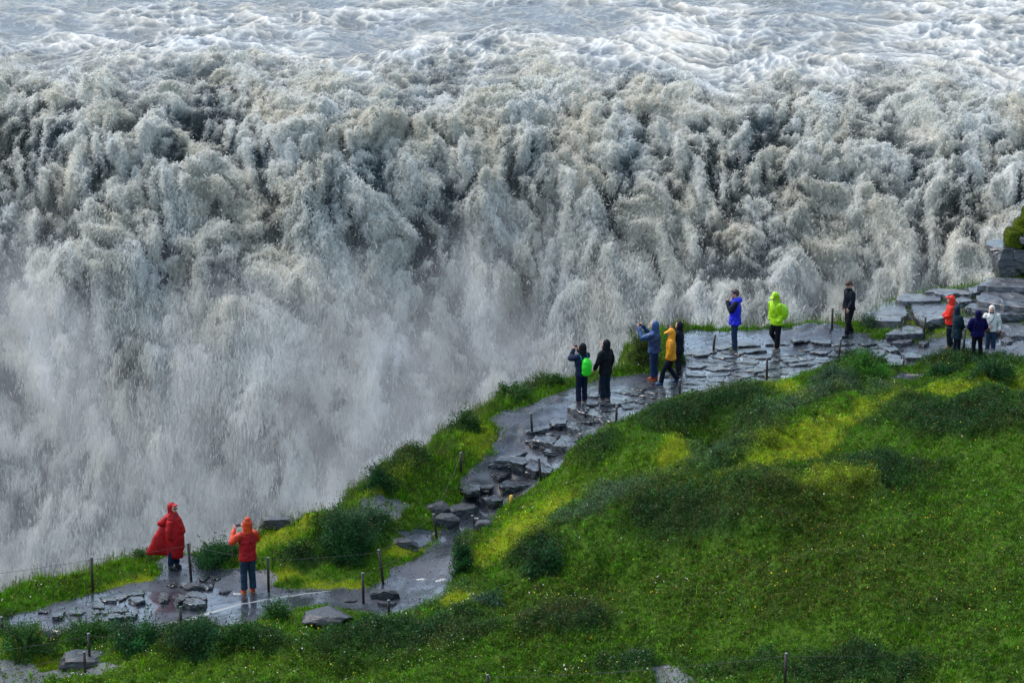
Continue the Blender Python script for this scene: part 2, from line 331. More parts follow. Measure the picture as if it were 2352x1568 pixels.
BARE = [[(812,1165),(840,1147),(900,1140),(955,1155),(958,1175),(930,1198),(880,1190),(830,1185)],
        [(0,1515),(60,1518),(105,1540),(200,1520),(330,1530),(250,1550),(100,1568),(0,1600)],
        [(1495,1540),(1560,1532),(1610,1550),(1600,1600),(1500,1600)]]
POOL = [[(905,1218),(950,1212),(1000,1218),(985,1250),(955,1272),(935,1262)],
        [(2010,862),(2060,850),(2120,855),(2160,870),(2110,884),(2040,880)]]
POOL[1] = [(2030,866),(2070,856),(2120,858),(2140,868),(2110,878),(2050,878)]
wob = 0.16 * fbm(MX / 0.5, MY / 0.7, 3, 210) + 0.12 * fbm(MX / 1.6, MY / 1.9, 2, 214)
s_land = poly_sdf(land, MX, MY) + 2.2 * wob
s_path = poly_sdf(poly_world(PATH), MX, MY) + wob * 1.3
s_bare = np.minimum.reduce([poly_sdf(poly_world(p), MX, MY) for p in BARE]) + wob * 1.6
s_pool = np.minimum.reduce([poly_sdf(poly_world(p), MX, MY) for p in POOL]) + wob * .8
SLAB = [(1985,742),(2000,712),(2070,682),(2130,668),(2260,645),(2500,620),(2600,760),(2352,768),(2130,777),(2120,768),(2060,765),(2000,760)]
s_slab = poly_sdf(poly_world(SLAB), MX, MY) + wob
path_m = sst(0.10, -0.12, s_path); bare_m = sst(0.12, -0.15, s_bare); pool_m = sst(0.06, -0.10, s_pool); slab_m = sst(0.3, -0.3, s_slab)
open_m = np.maximum.reduce([path_m, bare_m, pool_m])
PU, PV = project(np.stack([MX, MY, Zb], -1))
def zone(ells):
    """how strongly a plant patch covers the ground; patches are given where they grow"""
    m = np.zeros(MX.shape)
    for u, v, ru, rv, a in ells:
        c, s = math.cos(R(a)), math.sin(R(a)); du, dv = PU - u, PV - v
        e = ((du * c - dv * s) / ru) ** 2 + ((du * s + dv * c) / rv) ** 2
        m = np.maximum(m, np.exp(-e ** 1.5))
    return m
DARK = [(1620,950,190,48,10),(1370,1050,60,25,30),(2230,965,260,55,5),(2250,835,190,22,0),(1640,1180,280,75,8),(1230,1285,90,40,20),(60,1440,180,32,0),(350,1475,260,38,-4),(560,1500,150,35,0),(1985,848,110,22,3),(1920,903,80,16,12),
        (1062,1270,26,45,0),(820,1230,95,48,0),(930,1080,80,30,30),(1220,885,90,16,25),(500,1270,60,18,0),(720,1290,90,22,0),(2000,1100,160,50,10),(1700,1050,110,30,30),(1450,1540,80,30,0),(1900,1540,300,40,0),(900,1480,250,50,8),(1300,1440,120,40,0)]
SILV = [(1480,1110,230,28,22),(1700,1010,120,22,35),(1340,1180,120,25,20),(1850,925,110,16,20),(1980,900,90,10,5),(250,1450,200,20,0),(820,1210,60,30,0),(1000,1380,90,22,15)]
MOSS = [(1180,1235,120,48,35),(1270,1160,80,24,10),(1800,895,60,30,-30),(1860,1010,230,42,26),(2150,905,240,16,3),(620,1325,110,16,0),(770,1345,80,14,0),(640,1235,80,35,25),(1900,1130,120,26,0),(40,1490,110,30,0),(300,1340,110,12,12),(2060,745,60,18,0),
        (2180,765,60,14,0),(1480,790,40,26,0),(1540,1050,60,30,10),(930,1270,60,14,10),(1100,1010,40,40,0),(620,1420,60,14,15),(1960,870,60,10,0),(1050,1380,60,20,10),(100,1520,60,14,0),(880,1120,80,20,20)]
OLIV = [(1900,1330,420,110,5),(1300,1400,160,50,0),(1800,1180,200,60,0)]
m_rough = zone([(1095,1065,55,50,0),(1175,1000,60,22,20),(1120,1110,60,30,0),(1180,1140,60,18,0),(1280,905,0.1,.1,0),(1860,750,110,12,0),(2030,775,60,10,-20),(1350,905,50,14,15),(1250,930,60,18,20)])
n1 = fbm(MX / 2.2, MY / 2.8, 4, 230); n2 = fbm(MX / 0.8, MY / 1.0, 3, 236)
z_dark = sst(.12, 1.0, .85 * zone(DARK) + 0.45 * n1 + 0.5 * n2 + .08)
z_brt = np.clip(zone([(450,1545,420,32,0),(860,1130,90,30,25),(1100,1015,90,50,35),(1640,895,120,20,5),(1300,1120,120,40,20),(150,1320,180,22,10),(1500,1080,90,40,0)]) * (1 + n2), 0, 1); z_silv = np.clip(zone(SILV) * (1 + n2), 0, 1)
z_moss = sst(.25, .95, zone(MOSS) + .7 * n2 + .3 * n1) * sst(.02, .3, zone(MOSS) + .12); z_oliv = np.clip(zone(OLIV) + 0.55 * n1 + .45 * fbm(MX / 1.1 + 7, MY / 1.2, 3, 275) + .12, 0, 1)
veg = np.clip(1 - open_m, 0, 1) * (1 - sst(0.2, 0.7, slab_m) * (1 - sst(0.35, 0.6, z_moss)))
hump = 0.40 * fbm(MX / 2.4, MY / 2.6, 2, 247) * sst(1.0, 4.0, s_path) + 0.24 * fbm(MX / 1.2, MY / 1.35, 3, 240) + 0.10 * np.abs(pnoise(MX / 0.55, MY / 0.6, 244)) + 0.09 * pnoise(MX / .34, MY / .34, 245) + 0.26 * z_dark * (0.6 + n2) - 0.05
bank = 0.10 * sst(0, 0.35, s_path) - 0.02
Zt = Zb + veg * (hump * sst(-0.1, 0.9, s_path) + bank) + open_m * (0.025 * fbm(MX / 1.1, MY / 1.3, 3, 250) + 0.03 * n1) - 0.07 * pool_m + m_rough * path_m * (.16 * fbm(MX / .45, MY / .5, 4, 262) + .05)
GUL = poly_world([(108,1455),(122,1455),(128,1500),(104,1500)]); Zt -= 0.35 * sst(0.25, -0.1, poly_sdf(GUL, MX, MY)) * veg
Zt = Zt - 0.25 * sst(-0.6, 0, s_land) * veg - 1.6 * sst(-0.05, 0.5, s_land) - 26 * sst(0.2, 5.5, s_land + 0.8 * n1)
def hit(u, v): return Vector(hit_np(np.array(float(u)), np.array(float(v)), Zt))
def ground(x, y): return float(lookup(Zt, x, y))
def make_ground():
    nt = NT('ground')
    co = nt.obj(); big = nt.noise(co, 0.7, 5, 0.6); med = nt.noise(co, 5, 6, 0.65, .3); fine = nt.noise(co, 28, 4, 0.6)
    moss = nt.mix(med, (0.15, 0.19, 0.006), (0.28, 0.33, 0.012))
    green = nt.mix(med, (0.03, 0.08, 0.004), (0.085, 0.17, 0.008))
    dark = nt.mix(med, (0.012, 0.035, 0.010), (0.03, 0.075, 0.018))
    veg_c = nt.mix(nt.attr('dark'), nt.mix(nt.attr('moss'), green, moss), dark)
    veg_c = nt.mix(nt.math('MULTIPLY', fine, 0.4), veg_c, (0.02, 0.04, 0.005))
    mud = nt.mix(nt.ramp(big, [(0.38, 0.0), (0.62, 1.0)]), (0.011, 0.016, 0.027), (0.045, 0.053, 0.068))
    mud = nt.mix(nt.math('MULTIPLY', fine, 0.5), mud, (0.03, 0.03, 0.033))
    mud = nt.mix(nt.attr('wet'), nt.mix(med, (0.09, 0.097, 0.105), (0.16, 0.168, 0.18)), mud)
    mud = nt.mix(nt.attr('rough'), mud, nt.mix(med, (0.008, 0.010, 0.012), (0.045, 0.048, 0.05)))
    rock = nt.mix(med, (0.03, 0.034, 0.04), (0.09, 0.095, 0.10))
    edge_n = nt.math('ADD', nt.attr('open'), nt.math('MULTIPLY', nt.math('SUBTRACT', med, 0.5), 0.9))
    om = nt.ramp(edge_n, [(0.42, 0.0), (0.58, 1.0)])
    nt.link(nt.mix(om, nt.mix(nt.attr('cliff'), veg_c, rock), mud), nt.b.inputs['Base Color'])
    wet = nt.ramp(nt.math('ADD', big, nt.math('MULTIPLY', nt.math('SUBTRACT', med, .5), .35)), [(0.36, 0.10), (0.52, 0.26), (0.70, 0.5)])
    wet = nt.mix(nt.attr('pool'), wet, (0.08,) * 3)
    nt.link(nt.mix(om, nt.mix(nt.attr('cliff'), (0.85,) * 3, (0.25,) * 3), wet), nt.b.inputs['Roughness'])
    pud = nt.mix(nt.attr('rough'), nt.ramp(nt.math('ADD', big, nt.math('MULTIPLY', nt.math('SUBTRACT', med, .5), .5)), [(0.40, 1.0), (0.55, 0.0)]), (0.1,) * 3)
    nt.link(nt.math('MULTIPLY', nt.math('MULTIPLY', pud, om), nt.attr('wet')), nt.b.inputs['Coat Weight']); nt.b.inputs['Coat Roughness'].default_value = 0.07; nt.b.inputs['Coat IOR'].default_value = 1.55
    nt.link(nt.mix(nt.math('MULTIPLY', om, nt.attr('wet')), (0.15,) * 3, (0.5,) * 3), nt.b.inputs['Specular IOR Level'])
    h = nt.math('ADD', nt.math('MULTIPLY', med, 1.0), nt.math('MULTIPLY', fine, 0.35))
    amt = nt.mix(om, (1.0,) * 3, nt.mix(nt.attr('pool'), (0.16,) * 3, (0.05,) * 3))
    nt.bump(nt.math('MULTIPLY', h, amt), 0.8, 0.10)
    cliff = np.maximum(sst(0.3, 1.2, s_land), slab_m)
    V = np.stack([MX, MY, Zt], -1).reshape(-1, 3)
    return mesh_np('ground', V, grid_quads(len(gy), len(gx)), nt.m, dict(open=open_m.ravel(), moss=z_moss.ravel(), dark=z_dark.ravel(), pool=pool_m.ravel(), rough=m_rough.ravel(), wet=np.maximum(path_m, pool_m).ravel(), cliff=cliff.ravel()))
tag(make_ground(), 'mossy clifftop ground with a wet muddy path running up it', 'ground', kind='structure')

# ------------------------------------------------------------------ rocks and slabs
def slate(name, base=(0.022, 0.025, 0.030), light=(0.075, 0.08, 0.088), rough=(0.10, 0.42), sc=3.0, coat=.35):
    nt = NT(name); co = nt.n('NewGeometry').outputs['Position']
    a = nt.noise(co, sc, 6, 0.65, 0.5); mp = nt.n('Mapping'); nt.link(co, mp.inputs[0]); mp.inputs['Scale'].default_value = (1, 1, 5)
    b = nt.noise(mp.outputs[0], 6.0, 5, 0.6, 0.2); f = nt.noise(co, 30, 4, 0.6)
    nt.link(nt.mix(nt.ramp(nt.math('ADD', nt.math('MULTIPLY', a, .6), nt.math('MULTIPLY', b, .4)), [(0.36, 0.0), (0.66, 1.0)]), base, light), nt.b.inputs['Base Color'])
    nt.link(nt.ramp(a, [(0.38, rough[0]), (0.62, rough[1])]), nt.b.inputs['Roughness'])
    nt.b.inputs['Specular IOR Level'].default_value = .7 if coat > .2 else .45; nt.b.inputs['Coat Weight'].default_value = coat; nt.b.inputs['Coat Roughness'].default_value = .12; nt.b.inputs['Coat IOR'].default_value = 1.5
    nt.bump(nt.math('ADD', b, nt.math('MULTIPLY', f, 0.4)), 0.5, 0.04)
    return nt.m
M_slate = slate('wet_slate', (0.010, 0.012, 0.015), (0.030, 0.034, 0.042), (0.08, 0.4), 3.0, .4); M_rock = slate('wet_basalt', (0.012, 0.014, 0.016), (0.055, 0.06, 0.067), (0.3, 0.65), 2.0, .1)
M_slab = slate('wet_ledge_rock', (0.035, 0.039, 0.046), (0.085, 0.092, 0.105), (0.2, 0.55), 1.4)
def slab(name, poly, z, t, mat, seed=0, tilt=(0, 0), rough=0.012, jag=0.06, npt=30, grow=1.0):
    """flat broken stone: poly is its plan outline (world x, y), z the top, t the thickness"""
    rs = np.random.RandomState(seed); poly = np.array(poly, float); c = poly.mean(0)
    seg = np.roll(poly, -1, 0) - poly; L = np.linalg.norm(seg, axis=1); cum = np.concatenate([[0], np.cumsum(L)]); size = cum[-1] / 4
    pts = []
    for s in np.linspace(0, cum[-1], npt, endpoint=False):
        i = min(np.searchsorted(cum, s, 'right') - 1, len(poly) - 1); pts.append(poly[i] + seg[i] * ((s - cum[i]) / max(L[i], 1e-6)))
    pts = np.array(pts); pts += rs.normal(0, jag * size * 0.35, pts.shape)
    rings = [(0.93, -t), (1.0, -t * .55), (1.0 + .02 * rs.rand(), -t * 0.3), (0.99, -0.012), (0.965, 0), (0.72, 0), (0.4, 0)]
    V, F = [], []
    for k, (sc, dz) in enumerate(rings):
        P = c + (pts - c) * sc * grow
        if 0 < k < 4: P = P + rs.normal(0, 0.012, P.shape)
        zz = z + dz + (P[:, 0] - c[0]) * tilt[0] + (P[:, 1] - c[1]) * tilt[1]
        if k >= 4: zz = zz + rough * 1.6 * fbm(P[:, 0] / 0.5 + seed, P[:, 1] / 0.5, 3, 300) + rough * 0.5 * np.round(2 * pnoise(P[:, 0] / .4, P[:, 1] / .4 + seed, 301))
        V += [(P[i, 0] - c[0], P[i, 1] - c[1], zz[i] - z) for i in range(npt)]
    n = npt
    for k in range(len(rings) - 1):
        for i in range(n):
            j = (i + 1) % n; F.append((k * n + i, k * n + j, (k + 1) * n + j, (k + 1) * n + i))
    F.append(tuple((len(rings) - 1) * n + i for i in range(n))); F.append(tuple(n - 1 - i for i in range(n)))
    me = bpy.data.meshes.new(name); me.from_pydata(V, [], F); me.update(); me.materials.append(mat)
    o = bpy.data.objects.new(name, me); o.location = (c[0], c[1], z); COL.objects.link(o); return o
def slab_px(name, pts, t, mat, seed, lift=0.0, tilt=0.0, **kw):
    a = np.array(pts, float); p = hit_np(a[:, 0], a[:, 1], Zt)
    # outline is where the top face is seen: move it onto the top plane
    z = float(np.median(p[:, 2])) + lift; pl = plane_pt(a[:, 0], a[:, 1], z)
    return slab(name, pl, z, t, mat, seed, tilt=(0, -tilt), **kw)
def boulder(name, c, dims, rz, seed, mat, cuts=24, smooth=False, flat_top=0.0, box=.72):
    """faceted rock: a ball cut by random planes, then roughened"""
    rs = np.random.RandomState(seed); bm = bmesh.new(); bmesh.ops.create_icosphere(bm, subdivisions=5, radius=1.0)
    N = rs.normal(0, 1, (cuts, 3)); N /= np.linalg.norm(N, axis=1)[:, None]; h = 0.74 + 0.2 * rs.rand(cuts)
    N = np.vstack([N, [[0, 0, 1]], [[.05, -1, .1]], [[.1, .1, -1]]]); h = np.concatenate([h, [0.72 - flat_top, .75, .8]])
    P = np.array([v.co[:] for v in bm.verts]); P = np.sign(P) * np.abs(P) ** box; P /= np.linalg.norm(P, axis=1)[:, None] ** .5; dn = P @ N.T; r = np.min(np.where(dn > 1e-3, h / np.maximum(dn, 1e-3), 9), axis=1)
    r = np.minimum(r, 1.15); r = r + 0.06 * fbm(P[:, 0] * 2.3 + seed, P[:, 1] * 2.3 + P[:, 2] * 1.9, 4, 320)
    P = P * r[:, None] * np.array(dims) / 2
    for v, p in zip(bm.verts, P): v.co = p
    me = bpy.data.meshes.new(name); bm.to_mesh(me); bm.free(); me.materials.append(mat)
    if smooth: me.polygons.foreach_set('use_smooth', [True] * len(me.polygons))
    o = bpy.data.objects.new(name, me); o.location = c; o.rotation_euler = (0, 0, rz); COL.objects.link(o); return o
def boulder_px(name, u0, u1, v0, v1, seed, mat, depth=0.8, **kw):
    """rock seen between picture columns u0..u1, its foot at v1 and its top at v0"""
    b = hit((u0 + u1) / 2, v1 - 2); D = (b - cam.location).length; w = (u1 - u0) / FPX * D
    g = (v1 - v0) / FPX * D; d = w * depth; hh = max(0.25 * w, (g - d * 0.30) * 1.0)
    return boulder(name, (b.x, b.y + d * 0.5, b.z + hh * 0.28), (w * 1.06, d, hh * 1.45), 0, seed, mat, **kw)

z3 = lambda pts: [(1041.3 + x * .3125, 735 + y * .3125) for x, y in pts]
z1 = lambda pts: [(x * .297, 1102.5 + y * .297) for x, y in pts]
z5 = lambda pts: [(1837.5 + x * .27338, 490 + y * .27338) for x, y in pts]
STEPS = [([(842,640),(870,605),(960,615),(1000,640),(965,690),(880,665)],.30,'long dark stone at the left end of the top step below the green backpack'),
 ([(960,685),(1000,640),(1090,660),(1105,715),(1030,708)],.27,'dark stone in the middle of the top step under the two people in black'),
 ([(1040,716),(1100,665),(1200,690),(1255,735),(1180,757),(1100,742)],.22,'flat stone ending the top step against the fence post at its right'),
 ([(705,745),(740,715),(800,730),(835,722),(828,765),(740,768)],.16,'small hollowed slab standing alone between the two upper steps'),
 ([(840,790),(865,738),(960,758),(972,790),(930,818)],.3,'mossy sided block below the top step in the gully'),
 ([(915,835),(990,770),(1090,798),(1135,822),(1050,848),(990,853)],.2,'broad wet slab at the right edge of the gully against the grass'),
 ([(575,875),(620,825),(740,840),(768,880),(725,917),(650,900)],.30,'left slab of the second step with a tall black riser'),
 ([(725,922),(785,855),(905,868),(945,900),(890,948),(800,936)],.32,'right slab of the second step with a tall black riser'),
 ([(295,1035),(370,980),(520,998),(548,1040),(515,1062),(400,1037)],.34,'longest step stone with a rounded black riser low in the gully'),
 ([(520,1062),(560,1005),(650,1030),(682,1075),(600,1117),(545,1088)],.26,'wedge shaped slab beside the longest step stone'),
 ([(640,1082),(690,1058),(738,1085),(715,1122),(650,1118)],.2,'small slab at the foot of the leaning fence post by the gully'),
 ([(330,1205),(380,1172),(590,1165),(615,1200),(480,1225),(360,1230)],.24,'rounded dark stone across the lowest part of the gully'),
 ([(160,1295),(200,1262),(330,1285),(375,1320),(290,1337),(210,1312)],.25,'lowest step stone with a jagged black front'),
 ([(40,1225),(90,1180),(190,1190),(200,1250),(110,1268)],.16,'smooth grey slab at the left foot of the gully')]
for i, (p, t, lab) in enumerate(STEPS):
    o = slab_px('step_stone', z3(p), t * 1.15, M_slate, 400 + i, lift=0.02 + t * .28, tilt=0.05, jag=0.05, rough=.02)
    tag(o, lab, 'step stone', 'stone steps climbing the gully')
LOW = [([(1225,885),(1250,860),(1310,868),(1300,928),(1250,932)],.08,'small keystone shaped slab lying alone in the puddle below the red poncho'),
 ([(1335,880),(1370,862),(1425,880),(1432,925),(1370,948),(1345,915)],.09,'five sided slab in the puddle left of the thick stacked slab'),
 ([(1415,955),(1430,905),(1520,897),(1592,935),(1580,962),(1500,965)],.16,'thickest slab on the lower path with a black front edge'),
 ([(1440,865),(1500,845),(1590,880),(1602,925),(1520,905),(1440,895)],.13,'slab wedged behind the thickest slab on the lower path'),
 ([(985,915),(1020,893),(1095,893),(1122,930),(1060,943)],.10,'dark edged slab in the puddle right of the cluster by the fence post'),
 ([(965,880),(1040,840),(1110,838),(1114,882),(1000,892)],.06,'wide thin slab at the far side of the cluster by the fence post'),
 ([(775,900),(830,883),(890,905),(907,936),(800,932)],.05,'thin slab just right of the foot of the fence post'),
 ([(890,885),(930,873),(980,900),(920,927)],.06,'small pointed slab in the middle of the cluster by the fence post'),
 ([(695,950),(740,918),(800,950),(812,987),(720,987)],.05,'slab in front of the foot of the fence post'),
 ([(705,1000),(760,993),(782,1020),(740,1032)],.03,'smallest slab at the near side of the cluster'),
 ([(785,1010),(862,990),(852,1022),(800,1032)],.03,'small square slab at the near side of the cluster'),
 ([(865,1000),(930,988),(1002,1000),(950,1018),(870,1018)],.04,'long thin slab at the near side of the cluster'),
 ([(830,1035),(900,1018),(962,1040),(930,1062),(840,1067)],.10,'black fronted slab at the near edge of the lower path'),
 ([(950,1030),(1000,1013),(1062,1022),(1040,1052),(960,1052)],.09,'black pointed slab ending the near edge of the lower path'),
 ([(400,1030),(440,998),(502,1000),(480,1047),(410,1057)],.07,'tilted slab at the left beside the near bushes'),
 ([(295,1020),(340,990),(397,990),(380,1020)],.03,'thin slab farthest left on the lower path'),
 ([(535,1000),(600,988),(662,1010),(620,1037),(540,1032)],.03,'cracked thin slab between the left slabs and the cluster'),
 ([(750,1067),(820,1058),(862,1075),(820,1087)],.08,'dark slab half under the near bushes'),
 ([(1290,797),(1350,783),(1452,783),(1440,812),(1320,817)],.05,'thin slab just behind the pointed black rock'),
 ([(1535,762),(1610,725),(1618,740),(1580,772)],.04,'narrow slab right of the leaning fence post'),
 ([(1560,790),(1660,768),(1640,832),(1570,832)],.05,'flat slab right of the pointed black rock'),
 ([(1620,737),(1722,735),(1700,757),(1640,757)],.03,'thin slab near the bank behind the orange jacket person'),
 ([(1690,862),(1817,833),(1752,872)],.03,'sliver of slab by the feet of the orange jacket person'),
 ([(2660,1110),(2720,1095),(2770,1105),(2730,1125)],.05,'dark slab on the path left of the near post pair'),
 ([(2660-180,1085),(2560,1068),(2640,1080),(2560,1098)],.04,'low slab in the path middle right of the orange jacket person')]
for i, (p, t, lab) in enumerate(LOW):
    o = slab_px('stone_slab', z1(p), t + 0.05, M_slate, 440 + i, lift=0.02 + t * .75, tilt=0.06, jag=0.07, rough=.014)
    tag(o, lab, 'stone slab', 'loose slabs lying on the lower path')
RIGHT = [([(545,875),(620,800),(740,728),(870,728),(882,830),(830,908),(700,905),(610,890)],.7,'great tilted grey slab at the cliff edge right of the man in black'),
 ([(820,718),(870,672),(1050,666),(1172,700),(1165,730),(960,738),(870,738)],.25,'long grey ledge slab above the great tilted slab'),
 ([(1055,658),(1130,630),(1290,630),(1420,655),(1442,682),(1300,668),(1240,692),(1150,668)],.22,'thin overhanging ledge slab with a black shadow line under it'),
 ([(1420,625),(1500,608),(1590,608),(1530,652),(1440,672)],.2,'small ledge slab between the overhanging slab and the block stack'),
 ([(1510,605),(1610,538),(1760,538),(1900,560),(2000,600),(1882,622),(1700,618)],.3,'broad pale slab directly below the block stack'),
 ([(1590,625),(1700,610),(1840,625),(1810,657),(1690,642)],.16,'narrow dark edged slab under the broad pale slab'),
 ([(1500,690),(1560,640),(1700,638),(1900,690),(1990,740),(1882,790),(1700,770),(1520,738)],.3,'largest smooth grey slab at the right edge above the white jacket'),
 ([(940,742),(1120,728),(1235,718),(1235,800),(1200,875),(1060,918),(980,850)],.18,'wet pale slab left of the red orange jacket'),
 ([(1400,785),(1450,748),(1600,758),(1722,800),(1640,818),(1480,805)],.24,'curved slab with a dark underside behind the navy jacket'),
 ([(1610,805),(1730,788),(1900,800),(1960,850),(1700,855)],.16,'flat slab at the right edge beside the white hood'),
 ([(1300,722),(1400,690),(1470,698),(1482,737),(1340,742)],.12,'small pale slab above the dark teal hood'),
 ([(720,1022),(800,965),(960,933),(1032,960),(1037,1012),(880,1018)],.2,'triangular slab between moss patches left of the red brown stake'),
 ([(760,1087),(840,1055),(940,1048),(947,1070),(850,1087)],.1,'thin grey slab at the edge of the wet path by the moss'),
 ([(1545,1150),(1620,1118),(1900,1100),(2000,1200),(1720,1230),(1600,1190)],.34,'big dark rock slab in front of the legs of the white jacket person'),
 ([(1690,1062),(1720,1033),(1790,1033),(1802,1072),(1740,1087)],.2,'squat block with a mossy side right of the white jacket person'),
 ([(1770,1112),(1800,1080),(1900,1068),(1940,1120)],.22,'mossy topped ledge at the right edge beside the squat block'),
 ([(1350,880),(1450,852),(1560,880),(1650,900),(1702,960),(1600,1005),(1480,965),(1380,935)],.12,'wet slab behind the group of four people'),
 ([(1650,945),(1750,898),(1900,930),(1960,1040),(1760,1035)],.16,'rough grey slab right of the white jacket'),
 ([(992,1062),(1050,1053),(1087,1080),(1040,1102),(1002,1092)],.12,'small black rock wedged at the foot of a stake on the wet path'),
 ([(530,1182),(600,1138),(700,1138),(722,1180),(650,1217)],.2,'jagged slab at the front of the broken paving right of the fence post'),
 ([(650,1092),(720,1073),(800,1110),(832,1150),(760,1162),(680,1132)],.12,'flat slab at the far end of the broken paving'),
 ([(720,1217),(800,1203),(872,1225),(862,1272),(740,1277)],.2,'lone chunky slab sitting below the broken paving'),
 ([(870,1192),(920,1158),(1027,1190),(1022,1217),(900,1212)],.16,'black fronted slab jutting onto the smooth wet path'),
 ([(660,1188),(720,1163),(862,1195),(840,1218),(700,1218)],.14,'black fronted slab in the middle of the broken paving edge')]
for i, (p, t, lab) in enumerate(RIGHT):
    o = slab_px('rock_slab', z5(p), t + 0.15, M_slab if i < 18 else M_slate, 480 + i, lift=0.04 + min(t, .3) * .5, tilt=0.03, jag=0.035, rough=.03 if i < 18 else .015, npt=44, grow=1.1 if i < 11 else 1.0)
    tag(o, lab, 'rock slab', 'rock slabs of the ledge at the right')
# boulders beside the path
for i, (u0, u1, v0, v1, dp, lab) in enumerate([
 (942,1036,1144,1183,.8,'flat topped dark boulder beside the mud patch'), (1018,1100,1143,1197,.9,'wide grey boulder where the gully meets the path'),
 (996,1056,1166,1219,.9,'round grey boulder right of the leaning fence post'), (1088,1133,1186,1220,.8,'dark boulder half buried in the grass on the far right of the channel'),
 (588,694,1172,1220,.5,'long dark boulder on the cliff rim right of the orange hood'), (880,960,1240,1262,.6,'low flat boulder below the small pool'),
 (680,806,1388,1448,.9,'large pale flat boulder among the near grass'), (419,466,1333,1360,.7,'pointed black rock at the foot of the leaning fence post'),
 (866,914,1343,1382,.6,'tilted block at the right of the two near posts'), (848,872,1352,1378,.7,'narrow block beside the tilted block'),
 (788,820,1374,1388,.6,'small dark block at the edge of the path by the near post'), (868,912,1380,1396,.7,'low black rock by the shortest post'),
 (150,178,1500,1522,.7,'small dark rock in the hollow by the two near posts'), (124,250,1508,1545,.8,'grey rock bed under the two near posts'),
 (1434,1476,1490,1508,.8,'small grey stone in the near grass'), (1688,1712,1006-0,1020,.7,'small stone in the dip on the hill'), (1618,1640,1085,1096,.7,'small stone on the mossy rise of the hill')]):
    tag(boulder_px('boulder', u0, u1, v0, v1, 520 + i, M_rock, depth=dp, flat_top=.1), lab, 'boulder', 'boulders along the path')
# the stack of blocks at the right edge
def block_px(u0, u1, v0, v1, base, depth, seed, mat, name='rock_block', push=0.0, top=0.0, **kw):
    D = (base - cam.location).length; w = (u1 - u0) / FPX * D; hgt = (v1 - v0) / FPX * D / 0.96
    x = ((u0 + u1) / 2 - 1176) / FPX * D * 1.0; zc = base.z + ((1568 - 0) * 0 + (BV - (v0 + v1) / 2)) / FPX * D / 0.96
    return boulder(name, (x, base.y + push + depth / 2, zc), (w * 1.25, depth * 1.2, hgt * 1.28), 0, seed, mat, **kw)
BV = 642; sb = hit(2300, BV)
for i, (a, lab) in enumerate([((2276,2322,602,640,.9),'left lower block of the dark rock stack'), ((2318,2372,596,642,1.0),'right lower block of the dark rock stack'),
     ((2266,2330,573,610,1.3),'overhanging cap slab of the dark rock stack'), ((2318,2385,577,602,1.2),'cap slab at the right edge of the rock stack'),
     ((2331,2380,549,580,1.0),'upper block of the dark rock stack at the picture edge')]):
    tag(block_px(*a[:4], sb, a[4], 560 + i, M_slate, cuts=5, box=.4), lab, 'rock block', 'blocks of the dark rock stack')
def moss_material(name, c1, c2):
    nt = NT(name); co = nt.n('NewGeometry').outputs['Position']; n = nt.noise(co, 14, 6, .7, .3)
    nt.link(nt.mix(n, c1, c2), nt.b.inputs['Base Color']); nt.b.inputs['Roughness'].default_value = .95
    nt.b.inputs['Specular IOR Level'].default_value = .1; nt.bump(n, 1.0, .08); return nt.m
CUSH = []
M_moss = moss_material('moss', (0.03, 0.06, 0.004), (0.14, 0.17, 0.01))
for i, (a, lab) in enumerate([((2302,2336,541,578,.9),'round moss cushion on the cap of the rock stack'), ((2325,2370,520,545,.9),'dark moss cushion above the upper block'), ((2336,2380,494,530,.9),'topmost round moss cushion at the picture edge')]):
    CUSH.append(tag(block_px(*a[:4], sb, a[4], 570 + i, M_moss, name='moss_cushion', push=.25, cuts=3, smooth=True, box=.9), lab, 'moss cushion', 'moss cushions on the rock stack'))
# broken paving of the upper platform: one cell of a cracked sheet per slab
def voronoi(poly, seeds):
    cells = []
    for i, s in enumerate(seeds):
        c = [tuple(s + np.array(d) * 1.1) for d in ((-1, -1), (1, -1), (1, 1), (-1, 1))]
        for j, t in enumerate(seeds):
            dd = t - s
            if j == i or dd @ dd > 5: continue
            m = (s + t) / 2; out = []
            for k in range(len(c)):
                a = np.array(c[k]); b = np.array(c[(k + 1) % len(c)]); fa, fb = (a - m) @ dd, (b - m) @ dd
                if fa <= 0: out.append(tuple(a))
                if fa * fb < 0: out.append(tuple(a + (b - a) * (fa / (fa - fb))))
            c = out
            if len(c) < 3: break
        cells.append(c)
    return cells
PLAT = [(1300,935),(1345,905),(1400,884),(1480,872),(1560,850),(1582,812),(1625,790),(1700,780),(1850,770),(1930,768),(2010,785),(2100,800),(2118,826),(2050,838),(1940,828),(1850,845),(1750,878),(1640,898),(1570,907),(1480,940),(1420,955),(1350,948)]
pw = poly_world(PLAT); rs = np.random.RandomState(11)
def scatter(poly, rmin, rmax, n, rs):
    out, rad = [], []
    for _ in range(n):
        p = np.array([rs.uniform(poly[:, 0].min(), poly[:, 0].max()), rs.uniform(poly[:, 1].min(), poly[:, 1].max())]); r = rmin + (rmax - rmin) * rs.rand() ** 1.5
        if all(((p - q) * np.array([.8, 1.15])) @ ((p - q) * np.array([.8, 1.15])) > (r * .5 + s_ * .5) ** 2 for q, s_ in zip(out, rad)): out.append(p); rad.append(r)
    return np.array(out)
seeds = scatter(pw, .30, .85, 2600, rs)
near_who = [(1338,928,'the person with the bright green backpack'), (1390,920,'the person in the black hooded jacket'), (1505,870,'the person in the blue jacket'), (1550,885,'the person in the yellow jacket'),
            (1687,806,'the man in the royal blue jacket'), (1782,803,'the person in the lime yellow jacket'), (1950,774,'the man in the black jacket'), (2090,810,'the far end of the platform'), (1640,850,'the middle of the platform')]
